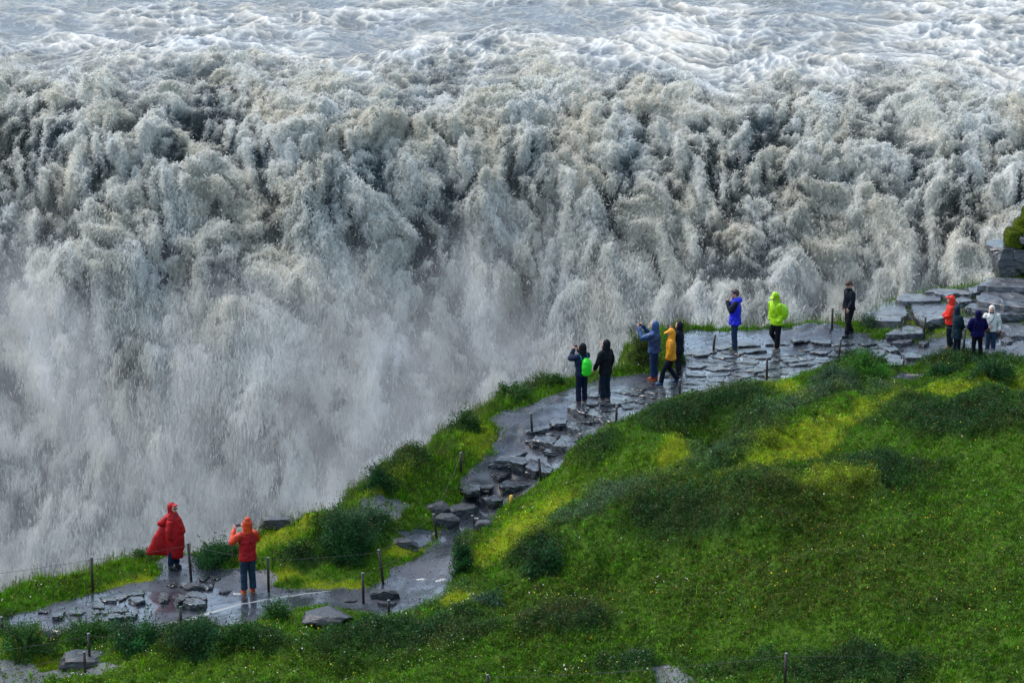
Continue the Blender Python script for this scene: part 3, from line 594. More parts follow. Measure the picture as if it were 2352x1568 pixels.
nw = hit_np(np.array([float(a[0]) for a in near_who]), np.array([float(a[1]) for a in near_who]), Zt)[:, :2]
ins = poly_sdf(pw, seeds[:, 0], seeds[:, 1]); cells = voronoi(pw, seeds)
for i, c in enumerate(cells):
    if ins[i] > -0.10 or rs.rand() < 0.10 or len(c) < 3: continue
    c = np.array(c); m = c.mean(0); c = m + (c - m) * (0.97 - 0.10 * rs.rand()); t = 0.04 + 0.05 * rs.rand() ** 2
    o = slab('stone_slab', c, ground(*m) + 0.004 + 0.05 * rs.rand() ** 2, t + .04, M_slate, 700 + i, tilt=(rs.normal(0, .025), -0.035 - 0.05 * rs.rand()), rough=0.016, jag=0.10, npt=26)
    k = int(np.argmin(np.linalg.norm(nw - m, axis=1)))
    tag(o, 'thin wet slate slab of the upper platform nearest to ' + near_who[k][2], 'stone slab', 'broken slabs by ' + near_who[k][2])

gp = poly_world([(1065,1150),(1075,1085),(1150,1040),(1168,1005),(1230,985),(1290,940),(1405,960),(1310,1028),(1285,1065),(1235,1100),(1150,1150)]); gs = scatter(gp, .35, .8, 900, rs); gi = poly_sdf(gp, gs[:, 0], gs[:, 1])
for i, c in enumerate(voronoi(gp, gs)):
    if gi[i] > -.08 or rs.rand() < .2 or len(c) < 3: continue
    c = np.array(c); m = c.mean(0); c = m + (c - m) * .93; t = .06 + .08 * rs.rand(); up_ = m[1] > gp[:, 1].mean()
    o = slab('stone_slab', c, ground(*m) + .01 + .07 * rs.rand(), t + .06, M_slate, 900 + i, tilt=(rs.normal(0, .05), -.02 - .06 * rs.rand()), rough=.02, jag=.09, npt=26)
    tag(o, 'thin black wet slab lying between the %s stone steps of the gully' % ('upper' if up_ else 'lower'), 'stone slab', 'thin slabs between the %s gully steps' % ('upper' if up_ else 'lower'))

# silty run-off standing on the path
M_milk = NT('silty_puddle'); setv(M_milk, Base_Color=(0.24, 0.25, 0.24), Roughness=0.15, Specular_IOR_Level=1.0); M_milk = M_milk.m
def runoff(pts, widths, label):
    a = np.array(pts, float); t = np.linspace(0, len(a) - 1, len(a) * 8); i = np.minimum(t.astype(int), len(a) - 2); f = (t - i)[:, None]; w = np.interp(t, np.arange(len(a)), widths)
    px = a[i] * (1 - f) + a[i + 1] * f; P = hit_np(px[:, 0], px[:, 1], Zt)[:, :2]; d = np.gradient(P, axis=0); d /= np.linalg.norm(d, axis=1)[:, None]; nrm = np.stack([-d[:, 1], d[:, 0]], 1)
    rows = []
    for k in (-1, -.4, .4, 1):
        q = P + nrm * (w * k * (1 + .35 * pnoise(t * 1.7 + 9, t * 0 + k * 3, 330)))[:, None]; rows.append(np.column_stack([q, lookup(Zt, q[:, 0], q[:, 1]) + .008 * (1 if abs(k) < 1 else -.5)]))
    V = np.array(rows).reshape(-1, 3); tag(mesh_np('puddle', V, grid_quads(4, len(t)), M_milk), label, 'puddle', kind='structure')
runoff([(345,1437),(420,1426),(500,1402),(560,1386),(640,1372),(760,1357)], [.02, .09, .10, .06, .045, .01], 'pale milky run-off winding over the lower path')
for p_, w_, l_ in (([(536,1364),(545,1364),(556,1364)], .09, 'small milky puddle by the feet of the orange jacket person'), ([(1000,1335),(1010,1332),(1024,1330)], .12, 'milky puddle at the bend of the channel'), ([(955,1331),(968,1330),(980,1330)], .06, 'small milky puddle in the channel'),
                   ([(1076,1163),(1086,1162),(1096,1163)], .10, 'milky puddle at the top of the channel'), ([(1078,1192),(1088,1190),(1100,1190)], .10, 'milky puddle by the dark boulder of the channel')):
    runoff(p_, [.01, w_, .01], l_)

# ------------------------------------------------------------------ fence posts and their wires
def post_material():
    nt = NT('rusty_post'); co = nt.n('NewGeometry').outputs['Position']; n = nt.noise(co, 9, 5, .6)
    nt.link(nt.mix(n, (0.012, 0.009, 0.009), (0.05, 0.03, 0.028)), nt.b.inputs['Base Color']); nt.b.inputs['Roughness'].default_value = .45; return nt.m
M_post = post_material()
M_wire = NT('wire'); setv(M_wire, Base_Color=(0.035, 0.04, 0.04), Roughness=0.6); M_wire = M_wire.m
M_cap = NT('post_cap'); setv(M_cap, Base_Color=(0.16, 0.16, 0.17), Roughness=0.4); M_cap = M_cap.m
def tube(name, pts, r, mat, n=10, caps=True):
    V, F = [], []; pts = [Vector(p) for p in pts]
    for i, p in enumerate(pts):
        t = (pts[min(i + 1, len(pts) - 1)] - pts[max(i - 1, 0)]).normalized()
        a = t.orthogonal().normalized() if abs(t.z) < .9 else Vector((1, 0, 0)); b = t.cross(a).normalized(); a = b.cross(t)
        rr = r[i] if isinstance(r, (list, tuple)) else r
        V += [p + (a * math.cos(k * 2 * math.pi / n) + b * math.sin(k * 2 * math.pi / n)) * rr for k in range(n)]
    for i in range(len(pts) - 1):
        for k in range(n): F.append((i * n + k, i * n + (k + 1) % n, (i + 1) * n + (k + 1) % n, (i + 1) * n + k))
    if caps: F.append(tuple(range(n - 1, -1, -1))); F.append(tuple((len(pts) - 1) * n + k for k in range(n)))
    me = bpy.data.meshes.new(name); me.from_pydata([tuple(v) for v in V], [], F); me.update()
    me.polygons.foreach_set('use_smooth', [len(p.vertices) == 4 for p in me.polygons]); me.materials.append(mat)
    o = bpy.data.objects.new(name, me); COL.objects.link(o); return o
POSTS = {  # name: foot u, v, top u, v, label
 'a': (213,1361,213,1281,'dark post at the left end of the lower puddle path'), 'b': (440,1335,434,1248,'dark leaning post between the red poncho and the orange jacket'),
 'c': (617,1358,617,1281,'dark post just right of the orange jacket person'), 'd': (881,1342,871,1263,'dark leaning post above the grass tongue, taller of the near pair'),
 'e': (835,1388,834,1316,'dark post at the water edge below the grass tongue'), 'f': (893,1412,893,1378,'shortest post beside the tilted blocks'),
 'g': (416,1452,416,1393,'dark post rising out of the near bushes in front of the puddle'), 'h': (206,1522,206,1455,'taller of the two posts in the near left hollow'),
 'i': (196,1545,195,1497,'shorter of the two posts in the near left hollow'), 'j': (1004,1237,996,1181,'leaning post left of the round grey boulder'),
 'k': (1093,1216,1085,1184,'short leaning post in the channel beside the dark boulder'), 'l': (1059,1088,1059,1040,'dark post on the grass left of the gully'),
 'm': (1243,1107,1237,1053,'leaning post on the grass side of the lower steps'), 'n': (1223,998,1219,950,'leaning post at the muddy left side of the upper steps'),
 'o': (1415,971,1416,934,'post at the right end of the top step'), 'p': (1377,905,1378,850,'brown post behind the person in the black hooded jacket'),
 'q': (1561,913,1561,873,'post in front of the person in the yellow jacket'), 'r': (1638,804,1642,770,'short post left of the man in royal blue'),
 's': (1761,875,1761,823,'post between the paving and the mossy bank at the centre'), 't': (1924,834,1930,780,'leaning post in front of the man in the black jacket'),
 'u': (1911,757,1911,710,'brown post on the sandy rise left of the man in the black jacket'), 'v': (2120,783,2124,730,'brown stake standing in the small black rock'),
 'w': (2212,820,2214,758,'post between the dark teal and the navy jackets'), 'x': (1802,1580,1804,1500,'near post in the grass at the bottom right'), 'y': (1120,1590,1120,1549,'post whose tip shows at the bottom edge'), 'z': (5,1452,5,1417,'post cut by the left picture edge')}
TOPS = {}
for k, (u, v, tu, tv, lab) in POSTS.items():
    b = hit(u, v - 1); D = (b - cam.location).length; h = math.hypot(tv - v, 0) / FPX * D / 0.95; lean = (tu - u) / FPX * D
    p = empty('fence_post', b); tag(p, lab, 'fence post', 'posts of the wire fences along the path')
    s = tube('shaft', [(0, 0, -.12), (lean * .5, 0, h * .5), (lean, 0, h - .02)], 0.034, M_post); s.parent = p
    c = tube('cap', [(lean, 0, h - .025), (lean, 0, h), (lean, 0, h + .006)], [0.037, 0.037, 0.026], M_cap); c.parent = p
    TOPS[k] = b + Vector((lean, 0, h - .07))
def wire(pts, label, sag=0.05):
    P = []
    for a, b in zip(pts[:-1], pts[1:]):
        a, b = Vector(a), Vector(b); n = 10
        P += [a.lerp(b, i / n) + Vector((0, 0, -sag * 4 * (i / n) * (1 - i / n) * (b - a).length / 4)) for i in range(n)]
    P.append(Vector(pts[-1])); tag(tube('fence_wire', P, 0.0045, M_wire, 6), label, 'fence wire', 'wires strung between the fence posts')
off = lambda k, dx, dy, dz: TOPS[k] + Vector((dx, dy, dz))
wire([off('a', -4.5, -1.0, -.25), TOPS['a'], TOPS['b'], TOPS['c']], 'thin wire on the cliff side passing in front of the red poncho')
wire([TOPS['c'], TOPS['d'], TOPS['j'], TOPS['l'], TOPS['n'], TOPS['p']], 'thin wire climbing the cliff side from the orange jacket person to the upper platform')
wire([TOPS['p'], TOPS['r'], TOPS['u'], off('u', 3.2, .6, -.35)], 'thin wire on the cliff side of the upper platform')
wire([off('g', -5.5, -.6, -.15), TOPS['g'], off('e', 0, 0, 0)], 'thin wire low across the puddle path in front of the orange jacket person')
wire([TOPS['e'], TOPS['k'], TOPS['m'], TOPS['o'], TOPS['q'], TOPS['s'], TOPS['t'], TOPS['v'], TOPS['w']], 'thin wire on the hill side following the path up to the right group')
wire([off('h', -3, -.5, -.3), TOPS['h'], off('h', 2.5, .3, -.12)], 'thin wire through the taller near left post')
wire([off('i', -3, -.8, -.3), TOPS['i'], off('i', 1.6, .9, .08)], 'thin wire through the shorter near left post')
wire([TOPS['y'], TOPS['x'], off('x', 6, .3, .1)], 'thin wire low in the grass at the bottom edge')
st = hit(2065, 770); p = tube('thin_stake', [st - Vector((0, 0, .1)), st + Vector((.13, 0, .46))], 0.014, M_post, 8); tag(p, 'thin dark stake leaning right by the moss beyond the man in the black jacket', 'stake')
st = hit(1174, 1156); my = NT('yellow_paint'); setv(my, Base_Color=(0.62, 0.36, 0.01), Roughness=.6)
p = empty('marker_peg', st); tag(p, 'short yellow marker peg at the grass edge below the steps', 'marker peg')
q = tube('peg', [(0, 0, -.05), (0, 0, .10), (0, 0, .23)], [.045, .045, .045], my.m, 8); q.parent = p

# ------------------------------------------------------------------ vegetation
def leaf_material(name, rough=.55, trans=True):
    nt = NT(name); co = nt.n('NewGeometry').outputs['Position']
    nt.link(nt.attr('col', 'Vector'), nt.b.inputs['Base Color']); nt.b.inputs['Roughness'].default_value = rough
    nt.b.inputs['Specular IOR Level'].default_value = .3
    if trans:
        tr = nt.n('BsdfTranslucent'); nt.link(nt.attr('col', 'Vector'), tr.inputs[0]); mx = nt.n('MixShader'); mx.inputs[0].default_value = .4
        nt.link(nt.b.outputs[0], mx.inputs[1]); nt.link(tr.outputs[0], mx.inputs[2]); nt.link(mx.outputs[0], nt.out.inputs['Surface'])
    return nt.m
M_leaf = leaf_material('leaf')
frame = sst(-260, -120, PU) * sst(2612, 2472, PU) * sst(1740, 1650, PV)
plant_ok = np.maximum(veg, .22 * sst(-.22, .0, s_path)) * (s_land < 0.35) * frame * (s_pool > -0.16)
near_edge = np.exp(-np.maximum(0, -s_land) / 0.9)
def pick_pts(wt, n, seed):
    rs = np.random.RandomState(seed); c = np.cumsum(wt.ravel()); i = np.searchsorted(c, rs.rand(n) * c[-1]); i = np.clip(i, 0, wt.size - 1)
    x = MX.ravel()[i] + (rs.rand(n) - .5) * GS; y = MY.ravel()[i] + (rs.rand(n) - .5) * GS
    return x, y, lookup(Zt, x, y), i, rs
def vary(c, rs, s=0.25):
    n = len(c); return np.clip(c * np.exp(rs.normal(0, s, (n, 1))) * np.exp(rs.normal(0, .10, (n, 3))), 0, 1)
def lerp(a, b, t): return a + (b - a) * t[:, None]
C = lambda *c: np.array(c)[None, :]
def zcol(i, rs):
    n = len(i); g = np.repeat(C(.060, .150, .005), n, 0); g = lerp(g, C(.015, .062, .012), np.clip(z_dark.ravel()[i] * 1.1, 0, 1)); g = lerp(g, C(.075, .135, .075), np.clip(z_silv.ravel()[i], 0, 1) * .8)
    g = lerp(g, C(.060, .085, .010), z_oliv.ravel()[i] * .55); g = lerp(g, C(.20, .28, .008), np.clip(z_moss.ravel()[i] * .8, 0, 1)); return lerp(g, C(.11, .20, .006), z_brt.ravel()[i] * .75)
# grass: single blades
def grass():
    n = 330000; w = plant_ok * (1 - .35 * sst(.8, 3, s_path)) * (0.35 + 0.9 * (1 - z_dark)) * (1 - 0.72 * z_moss) * (1 + 1.2 * near_edge) * (0.4 + np.clip(n1 + .5, 0, 1.2))
    w = w * (0.25 + np.clip(fbm(MX / .30, MY / .30, 2, 260) + .45, 0, 1.3)); x, y, z, i, rs = pick_pts(w, n, 31); ne = near_edge.ravel()[i]; tall = (rs.rand(n) < .05 + .10 * ne)
    cl = np.clip(fbm(x / .30, y / .30, 2, 260) + .5, 0, 1.3); h = (0.035 + 0.065 * rs.rand(n)) * (.5 + 1.3 * cl) * (1 + .5 * ne) * np.where(tall, 2.4, 1); wd = np.where(tall, .006, .009) + .006 * rs.rand(n)
    a = rs.rand(n) * 2 * np.pi; b = rs.rand(n) * 2 * np.pi; ln = h * np.abs(rs.normal(0, .5, n))
    P = np.stack([x, y, z - .01], -1); s = np.stack([np.cos(a) * wd, np.sin(a) * wd, a * 0], -1); t = np.stack([np.cos(b) * ln, np.sin(b) * ln, h], -1)
    V = np.stack([P - s, P + s, P + t], 1).reshape(-1, 3)
    c = zcol(i, rs) * np.array([1.3, 1.5, .9]) * (.55 + .75 * cl[:, None]); c = lerp(c, C(.14, .13, .04), (tall * .6)); c = vary(c, rs, .38)
    o = mesh_np('grass', V, np.arange(3 * n).reshape(-1, 3), M_leaf, dict(col=np.repeat(c, 3, 0)), smooth=False)
    tag(o, 'short bright green grass covering the clifftop', 'grass', kind='stuff')
grass()
def leaves(P, size, rs, up=0.35, narrow=.5):
    """a small folded diamond leaf at each point"""
    n = len(P); d = rs.normal(0, 1, (n, 3)); d[:, 2] = np.abs(d[:, 2]) * up * 2 + .15; d /= np.linalg.norm(d, axis=1)[:, None]
    q = rs.normal(0, 1, (n, 3)); s = np.cross(d, q); s /= np.linalg.norm(s, axis=1)[:, None]
    L = (size * (.7 + .6 * rs.rand(n)))[:, None]; W = L * narrow
    return np.stack([P, P + d * L * .5 + s * W * .5, P + d * L, P + d * L * .5 - s * W * .5], 1).reshape(-1, 3)
def heath():
    nc = 95000; w = plant_ok * (0.10 + .28 * sst(.8, 3, s_path) + 1.0 * z_dark + .9 * z_silv + .35 * z_oliv + .22 * (n1 > 0)) * (1 - .85 * z_moss * (1 - z_dark))
    x, y, z, i, rs = pick_pts(w, nc, 41); dk = np.clip(z_dark + .7 * z_silv, 0, 1).ravel()[i]
    k = 9; top = (0.05 + 0.24 * dk * rs.rand(nc) + .05 * rs.rand(nc)); fr = np.tile(np.linspace(.15, 1, k), nc); R_ = lambda a: np.repeat(a, k)
    lx, ly = rs.normal(0, .28, nc), rs.normal(0, .28, nc); sp = .022 + .02 * R_(dk)
    P = np.stack([R_(x) + R_(lx) * fr * R_(top) + rs.normal(0, 1, nc * k) * sp, R_(y) + R_(ly) * fr * R_(top) + rs.normal(0, 1, nc * k) * sp, R_(z) + fr * R_(top)], -1)
    V = leaves(P, np.full(nc * k, .050), rs); c = vary(zcol(i, rs), rs, .42); c = np.repeat(c, k, 0) * (1 + .25 * rs.normal(0, 1, (nc * k, 1)))
    red = np.repeat(rs.rand(nc) < .05 + .12 * z_oliv.ravel()[i], k); c[red] = c[red] * .4 + np.array([.09, .06, .012])
    o = mesh_np('heath', V, np.arange(4 * nc * k).reshape(-1, 4), M_leaf, dict(col=np.repeat(np.clip(c, .003, 1), 4, 0)), smooth=False)
    tag(o, 'low creeping willow and heath leaves matting the hillside', 'heath', kind='stuff')
heath()
def moss_pile():
    n = 150000; w = plant_ok * (z_moss ** 1.3 + .06); x, y, z, i, rs = pick_pts(w, n, 51)
    P = np.stack([x, y, z - .004], -1); V = leaves(P, np.full(n, .026), rs, up=1.2, narrow=.6)
    c = vary(lerp(np.repeat(C(.15, .23, .006), n, 0), C(.34, .39, .010), np.clip(z_moss.ravel()[i] + .4 * n2.ravel()[i], 0, 1)) * np.where(z_oliv.ravel()[i][:, None] > .5, .75, 1), rs, .22)
    o = mesh_np('moss', V, np.arange(4 * n).reshape(-1, 4), M_leaf, dict(col=np.repeat(c, 4, 0)), smooth=False)
    tag(o, 'yellow green moss carpeting the hummocks', 'moss', kind='stuff')
moss_pile()
def flowers():
    for name, n, c0, seed, dens, lab in (('yellow_flowers', 1300, C(.75, .55, .01), 61, .4 + z_oliv + .3 * near_edge, 'tiny yellow wildflowers dotted over the hillside'),
                                         ('white_flowers', 900, C(.75, .78, .72), 63, .15 + np.clip(n2 + .2, 0, 1) * (PU < 1700) * (PV > 1350) * 2.0 + .3 * z_silv, 'tiny white wildflowers dotted in the near grass')):
        x, y, z, i, rs = pick_pts(plant_ok * dens * (s_path > .15) * np.clip(n2 + .5, 0, 1) ** 2, n, seed); h = .07 + .12 * rs.rand(n); r = .007 + .011 * rs.rand(n)
        ang = np.arange(6) * np.pi / 3; nx_, ny_ = rs.normal(0, .4, n), rs.normal(-.3, .4, n)
        ox = np.cos(ang)[None] * r[:, None]; oy = np.sin(ang)[None] * r[:, None]
        V = np.stack([x[:, None] + ox, y[:, None] + oy, (z + h)[:, None] - ox * nx_[:, None] - oy * ny_[:, None]], -1).reshape(-1, 3)
        tag(mesh_np(name, V, np.arange(6 * n).reshape(-1, 6), M_leaf, dict(col=np.repeat(vary(np.repeat(c0, n, 0), rs, .15), 6, 0)), smooth=False), lab, 'wildflowers', kind='stuff')
flowers()
M_twig = NT('twig'); setv(M_twig, Base_Color=(0.03, 0.022, 0.014), Roughness=.8); M_twig = M_twig.m
def shrub(u, v, w_px, h_px, label, col, seed, dens=1.0, loose=.12, name='willow_shrub'):
    b = hit(u, v); D = (b - cam.location).length; w = w_px / FPX * D; h = h_px / FPX * D / .96; rs = np.random.RandomState(seed)
    root = empty(name, b); tag(root, label, 'shrub', 'willow shrubs along the path')
    ns = int(16 * dens + 10 * w); dep = max(.35, min(w * .7, 1.2)); V, F = [], []
    n = int(2600 * dens * (w * h + .2) * 2.2)
    # crown: clumps scattered over a dome
    nc = max(14, int(30 * (w * h + .3))); cc = rs.normal(0, 1, (nc, 3)); cc /= np.linalg.norm(cc, axis=1)[:, None]; cc[:, 2] = np.abs(cc[:, 2])
    rr = .45 + .55 * rs.rand(nc); cc *= rr[:, None] * np.array([w / 2, dep / 2, h * .9])[None]
    k = rs.randint(0, nc, n); P = cc[k] + rs.normal(0, 1, (n, 3)) * np.array([.11, .11, .09]) * (.5 + w * .35)
    # twigs poking out
    m = int(n * loose); t = rs.rand(m); kk = rs.randint(0, 18, m); ang = np.random.RandomState(seed + 1).rand(18, 2)
    dirs = np.stack([(ang[:, 0] - .5) * w * 1.15, (ang[:, 1] - .5) * dep, h * (1.0 + .35 * ang[:, 1])], -1); P[:m] = dirs[kk] * (.4 + .6 * t[:, None]) + rs.normal(0, .015, (m, 3))
    P[:, 2] = np.maximum(P[:, 2], -.03); gz = lookup(Zt, P[:, 0] + b.x, P[:, 1] + b.y) - b.z; P[:, 2] += np.clip(gz, -.6, .6)
    V = leaves(P, np.full(n, .055), rs, .5, .5); c = vary(np.repeat(np.array(col)[None] * .9, nc, 0), rs, .3)[k]; c = vary(c, rs, .15)
    f = mesh_np('foliage', V, np.arange(4 * n).reshape(-1, 4), M_leaf, dict(col=np.repeat(c, 4, 0)), smooth=False); f.parent = root
    bm = bmesh.new()
    for d in list(dirs) + list(cc[:10]):
        d = Vector(d); s = d.orthogonal().normalized() * .007; q = Vector((0, 0, 1)).cross(s).normalized() * .007; mid = d * .5 + Vector((0, 0, .06))
        vs = [bm.verts.new(p) for p in (Vector((0, 0, -.05)) + s * 1.4, Vector((0, 0, -.05)) + q * 1.4, Vector((0, 0, -.05)) - s * 1.4, mid + s, mid + q, mid - s, d)]
        for a in ((0, 1, 4, 3), (1, 2, 5, 4), (2, 0, 3, 5), (3, 4, 6), (4, 5, 6), (5, 3, 6)): bm.faces.new([vs[j] for j in a])
    me = bpy.data.meshes.new('branches'); bm.to_mesh(me); bm.free(); me.materials.append(M_twig)
    o = bpy.data.objects.new('branches', me); COL.objects.link(o); o.parent = root
DG, MG, BG, SG, YG = (.020, .088, .022), (.040, .125, .020), (.05, .17, .015), (.06, .12, .065), (.10, .17, .015)
for i, a in enumerate([
 (805,1268,135,80,'big round dark green bush on the grass tongue left of the gully',DG), (500,1292,110,38,'low dark bush at the cliff rim left of the orange jacket person',DG), (635,1425,70,40,'sprawling bush at the near edge of the puddle path',MG),
 (1062,1318,40,78,'dark bush hanging on the steep bank right of the channel',DG), (1475,832,70,72,'rounded mossy bush at the cliff rim left of the blue jacket',(.07,.115,.015)), (1555,835,40,50,'green bush half hidden behind the blue jacket',MG),
 (1065,985,75,38,'bushy tuft on the cliff rim above the muddy gully',MG), (1190,908,90,26,'low bush on the rim below the green backpack',MG), (1270,880,70,18,'low bush on the rim left of the green backpack person',MG),
 (870,1108,80,38,'dark bush overhanging the cliff rim at the centre left',DG), (1985,856,130,42,'bright green bush below the leaning post of the man in black',BG), (1900,870,80,26,'grey green bush left of the bright green bush',SG),
 (60,1490,130,55,'large bush at the left edge in front of the puddle',MG), (200,1480,110,50,'bush left of the post in the near bushes',MG), (320,1490,120,60,'tall bush in front of the puddle path',DG), (450,1500,130,58,'broad dark bush below the near post',DG), (560,1480,80,44,'bush right of the near post',MG),
 (1245,1310,95,44,'dark willow bush on the mossy slope right of the channel',DG), (1115,1395,90,26,'grey green bush at the lower end of the bank',SG), (2280,870,110,40,'dark bush at the right edge below the group of four',DG), (2170,862,80,24,'low dark bush below the dark teal jacket',DG),
 (330,1290,45,22,'small bush at the cliff rim left of the red poncho',MG), (1925,742,22,22,'tiny sapling right of the brown post on the rise',BG), (2000,752,50,20,'little bush on the rim behind the man in black',SG)]):
    shrub(*a, 800 + i * 3)

def gravel():
    n = 9000; w = (open_m * (s_pool > .05)) * (.25 + np.exp(-np.abs(s_path + .1) / .25) * 1.5 + np.clip(n2, 0, 1)) * frame; x, y, z, i, rs = pick_pts(w, n, 91)
    r = .006 + .022 * rs.rand(n) ** 3; o6 = np.array([(1, 0, 0), (-1, 0, 0), (0, 1, 0), (0, -1, 0), (0, 0, 1), (0, 0, -1)], float)
    o = o6[None] * (r[:, None] * (.6 + .7 * rs.rand(n, 6)))[:, :, None]; o[:, :, 2] *= .6; a = rs.rand(n) * 6.28; ox = o[:, :, 0] * np.cos(a)[:, None] - o[:, :, 1] * np.sin(a)[:, None]; oy = o[:, :, 0] * np.sin(a)[:, None] + o[:, :, 1] * np.cos(a)[:, None]
    V = np.stack([x[:, None] + ox, y[:, None] + oy, (z + r * .2)[:, None] + o[:, :, 2]], -1).reshape(-1, 3)
    T = np.array([(0, 2, 4), (2, 1, 4), (1, 3, 4), (3, 0, 4), (2, 0, 5), (1, 2, 5), (3, 1, 5), (0, 3, 5)]); F = (T[None] + (np.arange(n) * 6)[:, None, None]).reshape(-1, 3)
    tag(mesh_np('gravel', V, F, M_rock, smooth=False), 'loose dark gravel strewn over the muddy path', 'gravel', kind='stuff')
gravel()

for o in CUSH:
    co = np.array([v.co[:] for v in o.data.vertices]); rs = np.random.RandomState(len(o.name)); n = 2600; k = rs.randint(0, len(co), n); V = leaves(co[k] * 1.0 + rs.normal(0, .01, (n, 3)), np.full(n, .045), rs, .6, .5)
    f = mesh_np('moss_leaves', V, np.arange(4 * n).reshape(-1, 4), M_leaf, dict(col=np.repeat(vary(np.repeat(C(.07, .105, .010), n, 0), rs, .35), 4, 0)), smooth=False); f.parent = o
def rim_weeds():
    n = 3600; w = plant_ok * np.exp(-((s_land + .25) / .28) ** 2) * np.clip(fbm(MX / .9, MY / .9, 2, 271) + .35, 0, 1) ** 1.5; x, y, z, i, rs = pick_pts(w, n, 77)
    h = .12 + .30 * rs.rand(n) ** 1.6; a = rs.rand(n) * 6.28; l = .25 * h * rs.rand(n); d = np.stack([np.cos(a) * l, np.sin(a) * l, h], -1); s = np.stack([np.sin(a), -np.cos(a), a * 0], -1) * .0035
    P = np.stack([x, y, z], -1); V = np.stack([P - s, P + s, P + d + s, P + d - s], 1).reshape(-1, 3); k = 4
    T = np.repeat(P + d, k, 0) + rs.normal(0, .014, (n * k, 3)) - np.repeat(d, k, 0) * (rs.rand(n * k, 1) * .35); L = leaves(T, np.full(n * k, .032), rs, .8, .5)
    c1 = vary(np.repeat(C(.07, .10, .02), n, 0), rs, .3); c2 = np.repeat(np.where(rs.rand(n, 1) < .3, C(.10, .07, .03), C(.07, .15, .02)), k, 0); VV = np.concatenate([V, L])
    tag(mesh_np('rim_weeds', VV, np.arange(len(VV)).reshape(-1, 4), M_leaf, dict(col=np.repeat(np.concatenate([c1, vary(c2, rs, .25)]), 4, 0)), smooth=False), 'seeding grass stems and weeds standing along the cliff rim', 'weeds', kind='stuff')
rim_weeds()

# ------------------------------------------------------------------ people
def cloth(name, col, rough=.6, spec=.4):
    if max(col) < .06: spec = .12; rough = max(rough, .6)
    nt = NT(name); co = nt.n('NewGeometry').outputs['Position']; n = nt.noise(co, 5, 5, .6, .6)
    c2 = tuple(x * .62 for x in col); nt.link(nt.mix(nt.ramp(n, [(.35, 0.0), (.6, 1.0)]), c2, col), nt.b.inputs['Base Color'])
    nt.b.inputs['Roughness'].default_value = rough; nt.b.inputs['Specular IOR Level'].default_value = spec
    nt.bump(nt.noise(co, 16, 4, .6, .8), .6, .03); return nt.m
def plain(name, col, rough=.6):
    nt = NT(name); setv(nt, Base_Color=col, Roughness=rough); return nt.m
M_skin = plain('skin', (.58, .30, .21), .55); M_hair = plain('brown_hair', (.055, .028, .015), .6); M_black = plain('black_plastic', (.012, .012, .014), .35)
M_eye = plain('eye', (.02, .015, .012), .3); M_sole = plain('pale_sole', (.55, .5, .48), .6)
_dg = lambda: bpy.context.evaluated_depsgraph_get()
def ring_loft(bm, secs, n=20):
    """closed tube through sections (centre, rx, ry, rotation about z) or (centre, r) along any direction"""
    rows = []
    for i, s in enumerate(secs):
        c = Vector(s[0]); rx = s[1]; ry = s[2] if len(s) > 2 else rx
        if len(s) > 2:
            yaw = s[3] if len(s) > 3 else 0; ax = Vector((math.cos(yaw), math.sin(yaw), 0)); ay = Vector((-math.sin(yaw), math.cos(yaw), 0))
        else:
            t = (Vector(secs[min(i + 1, len(secs) - 1)][0]) - Vector(secs[max(i - 1, 0)][0])).normalized()
            ax = t.cross(Vector((.13, 1, .07))).normalized(); ay = t.cross(ax).normalized()
        rows.append([bm.verts.new(c + ax * rx * math.cos(k * 2 * math.pi / n) + ay * ry * math.sin(k * 2 * math.pi / n)) for k in range(n)])
    for a, b in zip(rows[:-1], rows[1:]):
        for k in range(n): bm.faces.new((a[k], a[(k + 1) % n], b[(k + 1) % n], b[k]))
    bm.faces.new(rows[0][::-1]); bm.faces.new(rows[-1])
def ball(bm, c, r, rot=None):
    m = Matrix.Translation(Vector(c)); 
    if rot is not None: m = m @ rot
    m = m @ Matrix.Diagonal((*((r, r, r) if isinstance(r, (int, float)) else r), 1)); bmesh.ops.create_icosphere(bm, subdivisions=3, radius=1, matrix=m)
def limb(bm, pts, rs, n=14):
    """tapering limb through joints, with round joints"""
    for i in range(len(pts) - 1):
        a, b = Vector(pts[i]), Vector(pts[i + 1]); ring_loft(bm, [(a.lerp(b, t), rs[i] * (1 - t) + rs[i + 1] * t + .012 * math.sin(math.pi * t) * (i == 0)) for t in (0, .25, .5, .75, 1)], n)
    for p, r in zip(pts, rs): ball(bm, p, r * .99)
